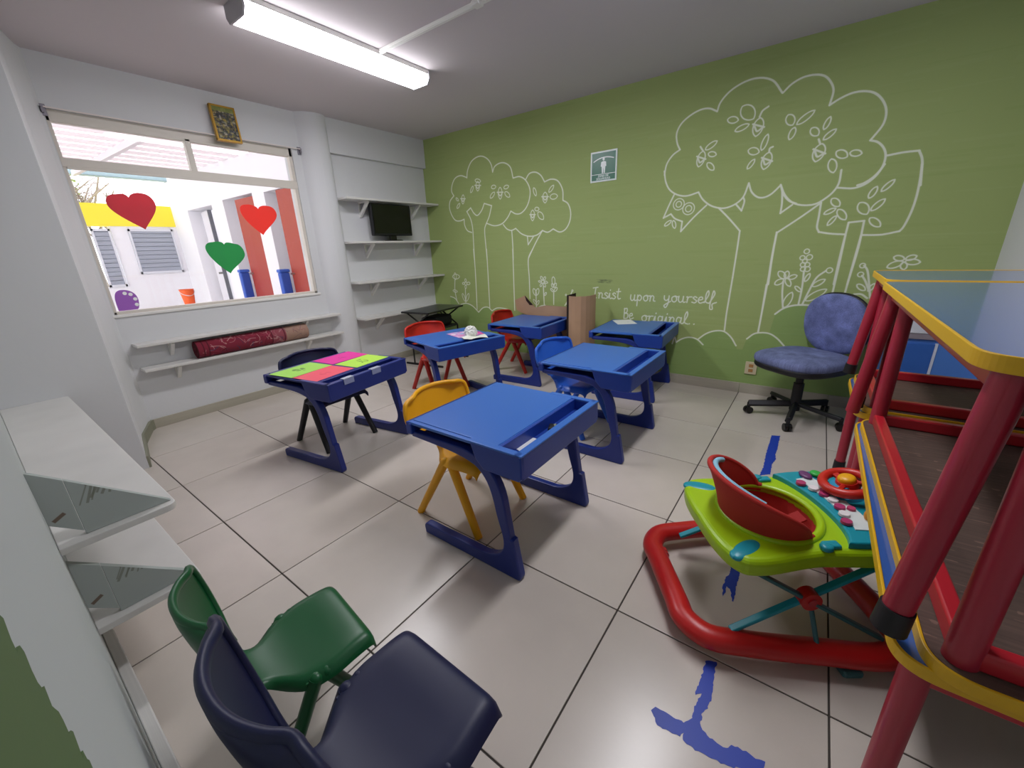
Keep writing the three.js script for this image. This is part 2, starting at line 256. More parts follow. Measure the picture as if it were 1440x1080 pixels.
const muralTex = canvasTex(2048, 1044, (g, w, h) => {
  const k = w / ((BACK[1] - BACK[0]) * 1000), X = (x) => x * k, Y = (y) => h - y * k;
  g.fillStyle = 'rgb(163,181,112)'; g.fillRect(0, 0, w, h);
  g.fillStyle = 'rgb(146,174,102)';                               // the painted hills, a deeper green
  for (const i of [37, 38, 39, 40, 106, 108, 109, 110]) {
    const p = STROKES[i], n = p.length, c = new THREE.CatmullRomCurve3(Array.from({ length: n / 2 }, (_, q) => V(X(p[2 * q]), Y(p[2 * q + 1]), 0)), false, 'centripetal').getPoints(30);
    g.beginPath(); c.forEach((q, j) => (j ? g.lineTo(q.x, q.y) : g.moveTo(q.x, q.y))); g.lineTo(X(p[n - 2] + 60), Y(200)); g.lineTo(X(p[0] - 60), Y(200)); g.fill();
  }
  g.fillRect(0, Y(370), w, h);
  g.globalAlpha = 0.025;
  for (let i = 0; i < 500; i++) { g.fillStyle = i % 2 ? '#fff' : '#3a5010'; g.fillRect(rr(0, w), rr(0, h), rr(30, 220), rr(2, 9)); }
  g.globalAlpha = 0.1; g.fillStyle = '#3d4a36'; for (let i = 0; i < 40; i++) { g.beginPath(); g.ellipse(X(2355 + rr(-60, 60)), Y(905 + rr(-14, 14)), X(rr(8, 34)), X(rr(3, 9)), 0.1, 0, 7); g.fill(); }   // rubbed grey smudge
  g.globalAlpha = 0.95; g.strokeStyle = 'rgb(234,240,220)'; g.lineCap = g.lineJoin = 'round';
  const line = (p, lw) => {
    g.lineWidth = lw * k; g.beginPath();
    if (p.length === 4) { g.moveTo(X(p[0]), Y(p[1])); g.lineTo(X(p[2]), Y(p[3])); } else {
      const c = new THREE.CatmullRomCurve3(Array.from({ length: p.length / 2 }, (_, i) => V(X(p[2 * i]), Y(p[2 * i + 1]), 0)), false, 'centripetal');
      c.getPoints(p.length * 5).forEach((q, i) => (i ? g.lineTo(q.x, q.y) : g.moveTo(q.x, q.y)));
    }
    g.stroke();
  };
  for (const s of STROKES) line(s, 12.5);
  for (const [x0, y0, x1, y1, r] of LEAVES) {
    const dx = (x1 - x0) * r * 0.62, dy = (y1 - y0) * r * 0.62, ax = X(x0), ay = Y(y0), bx_ = X(x1), by = Y(y1);
    g.lineWidth = 9 * k; g.beginPath(); g.moveTo(ax, ay);
    g.bezierCurveTo(X(x0 + (x1 - x0) * 0.15 - dy), Y(y0 + (y1 - y0) * 0.15 + dx), X(x0 + (x1 - x0) * 0.8 - dy), Y(y0 + (y1 - y0) * 0.8 + dx), bx_, by);
    g.bezierCurveTo(X(x0 + (x1 - x0) * 0.8 + dy), Y(y0 + (y1 - y0) * 0.8 - dx), X(x0 + (x1 - x0) * 0.15 + dy), Y(y0 + (y1 - y0) * 0.15 - dx), ax, ay); g.stroke();
  }
  for (const [x, y, r] of RINGS) { g.lineWidth = 8 * k; g.beginPath(); g.ellipse(X(x), Y(y), X(r), X(r), 0, 0, 7); g.stroke(); }
  const write = (text, x, y, size, wide) => {
    for (const ch of text) {
      if (ch === ' ') { x += 0.9 * size; continue; }
      const [adv, ...st] = PEN[ch];
      for (const s of st) line(s.map((v, i) => (i % 2 ? y + v * size : x + v * size * wide)), 10.5);
      x += adv * size * wide;
    }
  };
  write('Insist', 2240, 742, 55, 1.35); write('upon', 2620, 733, 52, 1.38); write('yourself', 2925, 735, 52, 1.45);
  write('Be', 2560, 560, 54, 1.2); write('original..', 2735, 548, 54, 1.42);
});
{
  const plain = std(0xa3b570, 0.8), front = std(0xffffff, 0.72, { map: muralTex });
  const g = new THREE.BoxGeometry(BACK[1] - BACK[0], H, 0.12).translate((BACK[0] + BACK[1]) / 2, H / 2, -0.06);
  const o = shade(new THREE.Mesh(g, [plain, plain, plain, plain, front, plain])); o.name = numbered('wall_back'); o.userData.kind = 'structure'; scene.add(o);
}

// ---------------------------------------------------------------- window, things on its glass, courtyard
{
  const win = structGroup('window_1'), x = -1.262, fr = M.beigeFrame;
  const hb = (y0, y1, t = 0.05) => span(x - t / 2, x + t / 2, y0, y1, WZ0, WZ1, 0.004), vb = (z0, z1, y0, y1, t = 0.05) => span(x - t / 2, x + t / 2, y0, y1, z0, z1, 0.004);
  obj('window_frame', [hb(WY1 - 0.07, WY1), hb(1.838, 1.895, 0.06), hb(WY0, WY0 + 0.022), vb(WZ0, WZ0 + 0.028, WY0, WY1), vb(WZ1 - 0.02, WZ1, WY0, WY1), vb(2.333, 2.372, 1.88, WY1 - 0.05), span(x + 0.02, x + 0.034, 1.828, 1.846, WZ0 + 0.02, WZ1 - 0.02, 0.003)], fr, win);
  const glass = phys(0xffffff, 0, { transmission: 1, thickness: 0, ior: 1.5, specularIntensity: 0.35 });
  for (const [y0, y1, z0, z1] of [[WY0 + 0.02, 1.842, WZ0 + 0.026, WZ1 - 0.026], [1.893, WY1 - 0.068, WZ0 + 0.026, 2.335], [1.893, WY1 - 0.068, 2.37, WZ1 - 0.026]])
    obj('pane', span(x - 0.002, x + 0.002, y0, y1, z0, z1), glass, win);
  obj('sill', span(XW - 0.1, XW + 0.012, WY0 - 0.018, WY0 + 0.002, WZ0 - 0.02, WZ1 + 0.02, 0.004), M.whitePaint, win);
  const rod = thing('curtain_rod', 'thin white curtain wire on hooks along the top of the window', 'curtain rod', [XW, 2.163, 2.29]);
  obj('wire', bar([0.03, 0, -0.8], [0.03, 0, 0.8], 0.004), std(0xe8ddd8, 0.4), rod);
  for (const s of [-1, 1]) { const hk = obj('hook', [bar([0, 0, 0.8 * s], [0.035, 0, 0.8 * s], 0.006), span(0, 0.008, -0.045, 0.02, 0.8 * s - 0.02, 0.8 * s + 0.02, 0.003), span(0.004, 0.03, -0.03, -0.005, 0.8 * s - 0.006, 0.8 * s + 0.006)], std(0x8c8890, 0.45, { metalness: 0.6 }), rod); hk.name = 'hook'; }
}
// paper hearts on the pane; (z, y) corners as seen from the room
function heart(name, color, label, l, r, notch, tip, lobes) {
  const s = new THREE.Shape(); const [tl, tr] = lobes;
  s.moveTo(-notch[0], notch[1]);
  s.bezierCurveTo(-notch[0] - 0.01, notch[1] + 0.03, -tl[0] + 0.02, tl[1] + 0.006, -tl[0], tl[1]); s.bezierCurveTo(-tl[0] - 0.045, tl[1], -l[0] - 0.004, l[1] + 0.04, -l[0], l[1]);
  s.bezierCurveTo(-l[0] + 0.006, l[1] - 0.06, -tip[0] - 0.05, tip[1] + 0.04, -tip[0], tip[1]);
  s.bezierCurveTo(-tip[0] + 0.03, tip[1] + 0.05, -r[0] - 0.01, r[1] - 0.06, -r[0], r[1]); s.bezierCurveTo(-r[0] + 0.002, r[1] + 0.04, -tr[0] + 0.045, tr[1], -tr[0], tr[1]);
  s.bezierCurveTo(-tr[0] - 0.02, tr[1] + 0.006, -notch[0] + 0.01, notch[1] + 0.03, -notch[0], notch[1]);
  tag(obj(name, ext(s, 0.002, 0, 14).rotateY(Math.PI / 2), phys(color, 0.7, { transmission: 0.5, thickness: 0 }), null, [-1.2585, 0, 0]), label, 'paper heart', 'paper hearts on the window pane');
}
heart('paper_heart', 0xe0485a, 'large dark red paper heart, upper left on the window pane', [2.926, 1.631], [2.655, 1.633], [2.797, 1.679], [2.757, 1.467], [[2.859, 1.697], [2.721, 1.713]]);
heart('paper_heart', 0x2cb866, 'green paper heart, lowest of the hearts on the window pane', [2.412, 1.315], [2.132, 1.275], [2.272, 1.355], [2.276, 1.123], [[2.35, 1.375], [2.195, 1.36]]);
heart('paper_heart', 0xff4a38, 'bright orange-red paper heart at the right of the window pane', [2.088, 1.615], [1.793, 1.602], [1.942, 1.643], [1.944, 1.431], [[2.03, 1.675], [1.86, 1.673]]);
{ // palette-shaped sticker in the lower left corner
  const s = new THREE.Shape(); s.moveTo(-3.05, 0.91); s.bezierCurveTo(-3.054, 1.0, -3.05, 1.045, -3.01, 1.055); s.bezierCurveTo(-2.95, 1.06, -2.915, 1.02, -2.925, 0.96); s.bezierCurveTo(-2.93, 0.93, -2.935, 0.915, -2.945, 0.91); s.closePath();
  const t = thing('palette_sticker', 'purple painter palette sticker with white spots in the lower left window corner', 'sticker');
  obj('backing', ext(s, 0.002, 0, 10).rotateY(Math.PI / 2), std(0xa766c8, 0.6), t, [-1.2585, 0, 0]);
  for (const [z, y] of [[2.988, 1.03], [2.958, 1.02], [2.94, 0.985], [2.941, 0.945]]) obj('spot', new THREE.CylinderGeometry(0.012, 0.012, 0.001, 16).rotateZ(Math.PI / 2), std(0xffffff, 0.6), t, [-1.256, y, z]);
}
{ // courtyard ground, wing with recesses, low building, canopy, bare tree
  const yard = std(0xdcdad6, 0.8, { map: mottle }), wall = std(0xf0eef2, 0.8);
  struct('courtyard_ground', span(-14, XW - 0.16, -0.15, -0.01, -2, 9), yard);
  const zr = 0.6;
  struct('courtyard_wing_wall', [
    span(-8.1, -7.2, 0, 2.95, zr - 0.3, zr), span(-6.0, -5.5, 0, 2.95, zr - 0.3, zr), span(-4.38, -4.0, 0, 2.95, zr - 0.3, zr), span(-3.13, XW - 0.17, 0, 2.7, zr - 0.3, zr),
    span(-7.2, -6.0, 2.16, 2.95, zr - 0.3, zr), span(-5.5, -4.38, 2.19, 2.95, zr - 0.3, zr), span(-4.0, -3.13, 2.16, 2.9, zr - 0.3, zr), span(-8.1, XW - 0.17, 0, 2.7, zr - 0.75, zr - 0.6),
  ].map(boxUV), wall);
  function redDoor(x0, x1, label) {
    const t = thing('courtyard_door', label, 'door', [(x0 + x1) / 2, 0, zr - 0.03]);
    obj('door_leaf', span((x0 - x1) / 2, (x1 - x0) / 2, 0, 2.15, -0.02, 0.02, 0.004), std(0xa63a2c, 0.5), t); obj('handle', bar([(x0 - x1) / 2 + 0.07, 1.0, 0.02], [(x0 - x1) / 2 + 0.07, 1.0, 0.07], 0.015), std(0xb0b0b0, 0.3, { metalness: 0.8 }), t);
  }
  redDoor(-3.66, -3.13, 'rust-red courtyard door at the right edge of the window view'); redDoor(-5.06, -4.38, 'darker rust-red courtyard door behind the orange-red heart');
  const wd = thing('white_door', 'white courtyard door half open with a dark edge, beyond the green heart', 'door', [-7.1, 0, zr - 0.2], -0.15);
  obj('door_leaf', span(0, 0.62, 0, 2.12, -0.02, 0.02, 0.004), std(0xe6e3ea, 0.6), wd); obj('edge_strip', span(0.62, 0.66, 0, 2.12, -0.03, 0.03), std(0x6f7078, 0.5), wd); obj('handle', bar([0.56, 1.0, 0.02], [0.56, 1.0, 0.08], 0.018), std(0x777777, 0.4), wd);
  for (const [x, lab] of [[-5.13, 'tall narrow blue bin, left of the two beside the courtyard doors'], [-3.73, 'tall narrow blue bin, right of the two beside the courtyard doors']]) {
    const b = thing('blue_bin', lab, 'bin', [x, 0, zr + 0.08]); obj('body', span(-0.05, 0.05, 0, 1.02, -0.07, 0.07, 0.02), std(0x2a55b8, 0.5), b); obj('lid', span(-0.055, 0.055, 1.02, 1.07, -0.08, 0.08, 0.02), std(0x3564c8, 0.5), b);
  }
  const xf = -8.1;
  struct('courtyard_far_wall', [span(xf - 0.2, xf, 0, 1.92, 0.4, 1.62), span(xf - 0.2, xf, 0, 1.92, 1.92, 6), span(xf - 0.2, xf, 0, 0.82, 1.62, 1.92)].map(boxUV), wall);
  struct('yellow_band', span(xf - 0.22, xf + 0.02, 1.92, 2.31, 0.4, 6), std(0xf8e63a, 0.6));
  for (const [z0, z1, y0, y1, lab] of [[0.68, 1.38, 1.03, 1.87, 'wide grey shuttered window under the yellow band across the courtyard'], [1.64, 1.9, 0.82, 1.87, 'narrow grey shuttered opening at the far left across the courtyard']]) {
    const t = thing('shutter_window', lab, 'window', [xf + 0.015, 0, 0]);
    obj('shutter_frame', [span(-0.01, 0.02, y0, y0 + 0.04, z0, z1), span(-0.01, 0.02, y1 - 0.04, y1, z0, z1), span(-0.01, 0.02, y0, y1, z0, z0 + 0.03), span(-0.01, 0.02, y0, y1, z1 - 0.03, z1)], std(0xdadbe2, 0.5), t);
    obj('shutter_backing', span(-0.03, -0.008, y0, y1, z0, z1), std(0x8f95a2, 0.6), t);
    for (let y = y0 + 0.04; y < y1 - 0.06; y += 0.08) obj('shutter_slat', span(-0.005, 0.012, y, y + 0.072, z0 + 0.03, z1 - 0.03, 0.003), std(0x9fa4b0, 0.5), t);
  }
  const can = thing('canopy', 'translucent white sheet canopy over the courtyard seen through the top panes', 'canopy', [0, 0, 0]);
  const sheet = phys(0xf6eef0, 0.9, { transmission: 0.45, thickness: 0 });
  const yc = (x) => 2.62 + (-1.4 - x) * 0.03;
  for (let x = -1.42, i = 0; x > -7.8; x -= 0.2, i++) obj('canopy_sheet', slab([x, yc(x) + 0.035 * (i % 2), 0.2], [x, yc(x) + 0.035 * (i % 2), 6], 0.205, 0.012), sheet, can, null, null);
  for (const z of [1.9, 3.3, 4.7]) obj('canopy_beam', slab([-1.4, yc(-1.4) - 0.06, z], [-7.9, yc(-7.9) - 0.06, z], 0.08, 0.06), std(0xe3dce0, 0.6), can);
  obj('gutter', span(-8.02, -7.86, 2.74, 2.86, 0.2, 6, 0.02), std(0x9fb6bd, 0.5), can);
  const bk = thing('orange_bucket', 'orange plastic bucket standing on a white crate in the courtyard', 'bucket', [-4, 0.66, 1.86]);
  obj('body', new THREE.LatheGeometry([[0, 0], [0.055, 0], [0.08, 0.215], [0.086, 0.222], [0.078, 0.218], [0.05, 0.01], [0, 0.01]].map((p) => new THREE.Vector2(...p)), 24), std(0xf0642a, 0.5), bk);
  obj('bucket_handle', pipe([[0, 0.2, -0.085], [0.05, 0.16, -0.06], [0.09, 0.14, 0], [0.05, 0.16, 0.06], [0, 0.2, 0.085]], 0.004, 16, false, 6), std(0xdddddd, 0.4), bk);
  tag(obj('white_crate', [span(-4.2, -3.8, -0.01, 0.62, 1.66, 2.06, 0.02), span(-4.23, -3.77, 0.62, 0.66, 1.63, 2.09, 0.012)], wall), 'white crate holding the orange bucket in the courtyard', 'crate');
  const tree = thing('bare_tree', 'bare pale branched tree behind the yellow band across the courtyard', 'tree', [-9.4, 0, 1.75]);
  obj('trunk', bar([0, -0.01, 0], [0.1, 1.9, 0.1], 0.12, 0.08), std(0x8b7f70, 0.9), tree);
  const br = [], tw = [];
  for (let i = 0; i < 46; i++) {
    const a = rr(-1.4, 1.4), l = rr(0.5, 1.1), p = [0.1 + rr(-0.3, 0.3), 1.85 + rr(-0.1, 0.35), 0.1 + rr(-0.6, 0.6)], q = [p[0] + rr(-0.3, 0.3), p[1] + l * Math.cos(a) * 0.9, p[2] + l * Math.sin(a)];
    br.push(bar(p, q, 0.022, 0.01, 6));
    for (let j = 0; j < 7; j++) { const t = rr(0.3, 1), s = p.map((v, k) => v + (q[k] - v) * t); tw.push(bar(s, [s[0] + rr(-0.2, 0.2), s[1] + rr(-0.1, 0.4), s[2] + rr(-0.35, 0.35)], 0.008, 0.003, 5)); }
  }
  obj('branches', br, std(0x9c9082, 0.9), tree); obj('twigs', tw, std(0xa08f8a, 0.9), tree);
  const lf = []; for (let i = 0; i < 700; i++) { const s = rr(0.02, 0.05), g = new THREE.CircleGeometry(s, 5).scale(1, 0.5, 1).rotateX(rr(0, 6)).rotateY(rr(0, 6)); lf.push(g.translate(rr(-0.4, 0.5), rr(2.1, 2.95), rr(-0.1, 1.0))); }
  obj('leaves', lf, phys(0x8d9a58, 0.9, { transmission: 0.3, thickness: 0, side: THREE.DoubleSide }), tree).userData.kind = 'stuff';
}
{ // small framed picture over the window
  const t = thing('framed_picture', 'small gold framed picture hung crooked above the window', 'picture', [XW + 0.036, 2.245, 2.085], 0);
  const a = canvasTex(128, 160, (g) => { g.fillStyle = '#3d3a35'; g.fillRect(0, 0, 128, 160); for (let i = 0; i < 420; i++) { g.fillStyle = ['#8a7a3a', '#2a2c3c', '#c9bfae', '#4c5a3a', '#1b1b22', '#b79a3c'][i % 6]; const y = rr(0, 160); g.globalAlpha = 0.5; g.beginPath(); g.ellipse(rr(0, 128), y, rr(2, 12), rr(2, 9), 0, 0, 7); g.fill(); } g.globalAlpha = 0.8; g.fillStyle = '#7f8a3c'; g.fillRect(0, 0, 128, 22); });
  obj('picture_board', bx(0.02, 0.23, 0.15, 0.018, 0, 0), [a].map((m) => std(0xffffff, 0.5, { map: m }))[0], t, null, [0.0, 0, 0.09]);
  obj('picture_frame', [bx(0.03, 0.012, 0.176, 0.016, 0.12, 0), bx(0.03, 0.012, 0.176, 0.016, -0.12, 0), bx(0.03, 0.24, 0.012, 0.016, 0, 0.082), bx(0.03, 0.24, 0.012, 0.016, 0, -0.082)], std(0xb58a25, 0.4, { metalness: 0.3 }), t, null, [0.0, 0, 0.09]);
}

// ---------------------------------------------------------------- school desks: a child sits on the -x side, pencil trough on +x
function makeDesk(label, top, side, frame, pos, turn) {
  const t = thing('school_desk', label, 'desk', pos, turn, 'school desks');
  // desktop board with a rim, raised writing panel, front lip
  obj('desktop', [span(-0.288, 0.192, 0.543, 0.556, -0.305, 0.305, 0.004), span(-0.272, 0.184, 0.55, 0.5595, -0.285, 0.285, 0.003)], top, t);
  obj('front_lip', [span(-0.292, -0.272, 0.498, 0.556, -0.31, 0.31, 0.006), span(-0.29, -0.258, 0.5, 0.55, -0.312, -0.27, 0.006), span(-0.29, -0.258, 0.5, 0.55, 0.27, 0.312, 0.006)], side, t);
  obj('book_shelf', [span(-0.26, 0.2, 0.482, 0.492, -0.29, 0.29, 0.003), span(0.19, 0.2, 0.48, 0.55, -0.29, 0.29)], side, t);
  // trough body: rounded box with an open channel
  const prof = poly([0.07, 0.556, 0.304, 0.556, 0.306, 0.47, 0.292, 0.455, 0.13, 0.455, 0.095, 0.49]);
  const cheek = (z) => ext(prof, 0.03, 0.005).translate(0, 0, z);
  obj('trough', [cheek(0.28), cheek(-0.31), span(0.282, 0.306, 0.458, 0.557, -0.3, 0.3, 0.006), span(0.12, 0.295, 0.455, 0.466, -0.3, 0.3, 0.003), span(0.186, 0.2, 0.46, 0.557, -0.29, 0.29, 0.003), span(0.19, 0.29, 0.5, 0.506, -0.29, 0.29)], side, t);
  obj('trough_rim', [span(0.274, 0.307, 0.552, 0.561, -0.311, 0.311, 0.004), span(0.06, 0.3, 0.552, 0.561, 0.28, 0.311, 0.004), span(0.06, 0.3, 0.552, 0.561, -0.311, -0.28, 0.004)], top, t);
  const s = new THREE.Shape();
  s.moveTo(-0.27, 0.512); s.lineTo(-0.27, 0.488); s.bezierCurveTo(-0.12, 0.482, 0.0, 0.485, 0.08, 0.455); s.bezierCurveTo(0.145, 0.42, 0.158, 0.35, 0.172, 0.28); s.bezierCurveTo(0.185, 0.22, 0.207, 0.18, 0.2, 0.135); s.bezierCurveTo(0.192, 0.09, 0.15, 0.064, 0.09, 0.058);
  s.lineTo(-0.24, 0.055); s.bezierCurveTo(-0.256, 0.054, -0.262, 0.045, -0.262, 0.03); s.lineTo(-0.258, 0.0); s.lineTo(0.262, 0.0); s.bezierCurveTo(0.278, 0.0, 0.28, 0.015, 0.277, 0.03); s.lineTo(0.25, 0.178); s.lineTo(0.237, 0.182); s.lineTo(0.212, 0.34); s.bezierCurveTo(0.19, 0.45, 0.12, 0.5, 0.02, 0.512); s.closePath();
  for (const z of [0.266, -0.302]) obj('leg_frame', ext(s, 0.036, 0.006, 10), frame, t, [0, 0, z]);
  obj('cross_bar', [span(0.13, 0.165, 0.425, 0.456, -0.27, 0.27, 0.006)], frame, t);
  return t;
}
const DESKS = {
  front: makeDesk('bright blue school desk nearest the camera, yellow chair pushed under it', M.deskBlue, M.deskSide, M.deskFrame, [1.765, 0, 2.44], 0.0),
};
const deskCopy = (label, pos, turn) => dup(DESKS.front, label, pos, turn);
DESKS.middle = deskCopy('bright blue school desk with the bright blue chair pushed under it', [1.757, 0, 1.385], 0.0);
DESKS.back = deskCopy('blue school desk against the green wall with one white sheet and no chair', [1.585, 0, 0.345], 0.07);
DESKS.paper = deskCopy('blue school desk with a pink leaflet and crumpled white paper on top', [0.42, 0, 1.37], -0.26);
DESKS.card = deskCopy('blue school desk by the torn cardboard, red chair tucked under it', [0.58, 0, 0.455], 0.04);
DESKS.navy = makeDesk('navy blue school desk covered with four bright coloured sheets', M.deskNavy, M.deskNavy, M.deskNavy, [0.372, 0, 2.395], 0.14);

// ---------------------------------------------------------------- moulded children's chairs facing +x
const CHAIR = (() => {
  // spine of the shell: x, y, half width, lateral curl (forward for the back, up for the seat)
  const K = [[-0.246, 0.6, 0.135, 0.05], [-0.25, 0.588, 0.185, 0.06], [-0.244, 0.55, 0.207, 0.064], [-0.228, 0.49, 0.208, 0.06], [-0.205, 0.435, 0.172, 0.046], [-0.18, 0.395, 0.118, 0.026], [-0.15, 0.363, 0.092, 0.012], [-0.1, 0.341, 0.1, 0.004], [-0.035, 0.332, 0.162, 0.006], [0.04, 0.334, 0.186, 0.01], [0.11, 0.341, 0.183, 0.006], [0.16, 0.342, 0.178, 0.003], [0.18, 0.334, 0.174, 0.001], [0.186, 0.318, 0.17, 0]];
  const at = (v) => { const s = v * (K.length - 1), i = Math.min(Math.floor(s), K.length - 2), f = s - i, g = (k) => { const a = K[Math.max(i - 1, 0)][k], b = K[i][k], c = K[i + 1][k], d = K[Math.min(i + 2, K.length - 1)][k]; return 0.5 * (2 * b + (c - a) * f + (2 * a - 5 * b + 4 * c - d) * f * f + (3 * b - a - 3 * c + d) * f * f * f); }; return [g(0), g(1), g(2), g(3)]; };
  const P = (u, v) => { const [x, y, w, c] = at(v), back = v < 0.44 ? 1 : Math.max(0, 1 - (v - 0.44) / 0.12), q = Math.abs(u) ** 2.2; return [x + c * q * back, y + c * q * (1 - back) - 0.028 * (1 - back) * Math.max(0, (Math.abs(u) - 0.82) / 0.18) ** 2 + 0.006 * back * (v < 0.1 ? -q : 0), u * w]; };
  const patch = (v0, v1, thick) => {
    const NU = 18, NV = 30, pos = [], idx = [], N = (u, v) => { const e = 1e-3, a = P(u, v - e), b = P(u, v + e), c = P(u - e, v), d = P(u + e, v); return V(b[0] - a[0], b[1] - a[1], b[2] - a[2]).cross(V(d[0] - c[0], d[1] - c[1], d[2] - c[2])).normalize(); };
    for (let side = 0; side < 2; side++) for (let j = 0; j <= NV; j++) for (let i = 0; i <= NU; i++) {
      const u = -1 + 2 * i / NU, v = v0 + (v1 - v0) * j / NV, p = P(u, v), n = N(u, Math.min(Math.max(v, 0.002), 0.998)), edge = Math.max(Math.abs(u) ** 8, 0), t = (side ? -1 : 1) * thick / 2 * (1 - 0.5 * edge);
      pos.push(p[0] + n.x * t, p[1] + n.y * t, p[2] + n.z * t);
    }
    const S = (NU + 1) * (NV + 1), q = (a, b, c, d) => idx.push(a, b, c, a, c, d);
    for (let j = 0; j < NV; j++) for (let i = 0; i < NU; i++) { const a = j * (NU + 1) + i; q(a, a + NU + 1, a + NU + 2, a + 1); q(S + a, S + a + 1, S + a + NU + 2, S + a + NU + 1); }
    for (let j = 0; j < NV; j++) { const a = j * (NU + 1), b = a + NU; q(a, S + a, S + a + NU + 1, a + NU + 1); q(b, b + NU + 1, S + b + NU + 1, S + b); }
    for (let i = 0; i < NU; i++) { const a = i, b = NV * (NU + 1) + i; q(a, a + 1, S + a + 1, S + a); q(b, S + b, S + b + 1, b + 1); }
    const g = new THREE.BufferGeometry(); g.setAttribute('position', new THREE.Float32BufferAttribute(pos, 3)); g.setIndex(idx); g.computeVertexNormals(); return g;
  };
  const rimPts = (v0, v1, close) => { const L = []; for (let k = 0; k <= 12; k++) L.push(P(-1, v1 + (v0 - v1) * k / 12)); if (close) for (let k = 1; k < 10; k++) L.push(P(-1 + 2 * k / 10, v0)); for (let k = 0; k <= 12; k++) L.push(P(1, v0 + (v1 - v0) * k / 12)); return L; };
  return {
    back: mergeGeometries([patch(0.003, 0.46, 0.011), pipe(rimPts(0.012, 0.42, true), 0.0105, 90, false, 8)].map(flat)),
    seat: mergeGeometries([patch(0.46, 1, 0.014)].map(flat)),
    legF: (s) => mergeGeometries([bar([0.03, 0.325, 0.158 * s], [0.186, 0, 0.182 * s], 0.022, 0.018, 12), new THREE.SphereGeometry(0.022, 12, 8).translate(0.03, 0.322, 0.158 * s)].map(flat)),
    legR: (s) => mergeGeometries([bar([-0.005, 0.325, 0.158 * s], [-0.19, 0, 0.182 * s], 0.022, 0.018, 12), new THREE.SphereGeometry(0.022, 12, 8).translate(-0.005, 0.322, 0.158 * s)].map(flat)),
    frame: mergeGeometries([slab([-0.035, 0.318, 0.15], [0.13, 0.318, 0.15], 0.026, 0.022), slab([-0.035, 0.318, -0.15], [0.13, 0.318, -0.15], 0.026, 0.022), slab([0.012, 0.315, -0.16], [0.012, 0.315, 0.16], 0.04, 0.02)].map(flat)),
  };
})();
const CL = [1, -1].map((s) => [CHAIR.legF(s), CHAIR.legR(s)]).flat();
function makeChair(label, m, pos, turn, scale = 1, foot = m, tall = 1) {   // tall: how high the back rises above the seat
  const t = thing('school_chair', label, 'chair', pos, turn, "moulded children's chairs");
  const bk = obj('backrest', CHAIR.back, m, t, [0, 0.34 * (1 - tall), 0]); bk.scale.y = tall; obj('seat', CHAIR.seat, m, t); obj('seat_rail', CHAIR.frame, foot, t);
  for (const g of CL) { const l = obj('leg', g, foot, t); }
  t.scale.setScalar(scale);
  return t;
}
makeChair('yellow moulded chair pushed under the front blue desk', M.yellow, [1.552, 0, 2.46], 0.02);
makeChair('navy moulded chair behind the desk with bright coloured sheets', M.navy, [0.185, 0, 2.375], 0.02, 1, M.blackPlastic);
makeChair('red moulded chair at the desk with crumpled paper, in front of the black table', M.red, [0.06, 0, 1.225], -0.17);
makeChair('red moulded chair near the green wall, beside the torn cardboard', M.red, [0.3, 0, 0.285], 0.12);
makeChair('bright blue moulded chair at the middle blue desk', M.chairBlue, [1.525, 0, 1.31], -0.1);
makeChair('small green moulded chair beside the low white shelves', M.green, [1.83, 0, 3.451], 1.443, 0.785, M.green, 1.36);
makeChair('dark navy moulded chair nearest the camera, beside the green chair', M.navyChair, [2.221, 0, 3.455], 1.545, 0.925, M.navyChair, 1.48);

// ---------------------------------------------------------------- papers and bits on the desks (local desk coordinates)
function onDesk(desk, x, z, y, turn = 0) { const v = V(x, y, z).applyAxisAngle(V(0, 1, 0), desk.rotation.y).add(desk.position); return [v.toArray(), desk.rotation.y + turn]; }
function paperTex(base, ink, n) { return canvasTex(160, 120, (g) => { g.fillStyle = base; g.fillRect(0, 0, 160, 120); g.strokeStyle = ink; g.globalAlpha = 0.7; for (let i = 0; i < n; i++) { g.fillStyle = ink; g.globalAlpha = 0.5; g.beginPath(); g.ellipse(80 + rr(-34, 34), 62 + rr(-12, 12), rr(3, 14), rr(2, 6), rr(-0.4, 0.4), 0, 7); g.fill(); } }); }
function sheet(name, label, cat, desk, x, z, w, d, turn, base, ink, n, y = 0.5598, group) {
  const [p, a] = onDesk(desk, x, z, y, turn), o = obj(name, bx(w, 0.0016, d, 0, 0.0008, 0), std(0xffffff, 0.55, { map: paperTex(base, ink, n) }), null, p, [0, a, 0]);
  return tag(o, label, cat, group);
}
const CS = 'bright coloured sheets on the navy desk';
sheet('coloured_sheet', 'lime green sheet with a dark sketch at the left end of the navy desk', 'paper', DESKS.navy, -0.135, 0.155, 0.21, 0.29, 0.03, '#a4e05a', '#3c6a20', 8, 0.5599, CS);
sheet('coloured_sheet', 'magenta pink sheet at the far corner of the navy desk', 'paper', DESKS.navy, -0.145, -0.155, 0.21, 0.29, -0.03, '#e62a9c', '#c01a80', 4, 0.5599, CS);
sheet('coloured_sheet', 'coral pink sheet at the trough edge of the navy desk', 'paper', DESKS.navy, 0.075, 0.15, 0.2, 0.28, 0.05, '#f4586c', '#d83c58', 5, 0.5599, CS);
sheet('coloured_sheet', 'yellow-green sheet with a dark sketch at the right end of the navy desk', 'paper', DESKS.navy, 0.07, -0.15, 0.2, 0.28, 0.02, '#b8e84e', '#40701c', 9, 0.5599, CS);
sheet('white_sheet', 'white sheet lying on the blue desk against the green wall', 'paper', DESKS.back, -0.14, -0.17, 0.17, 0.22, 0.55, '#eef0f2', '#d0d4d8', 2);
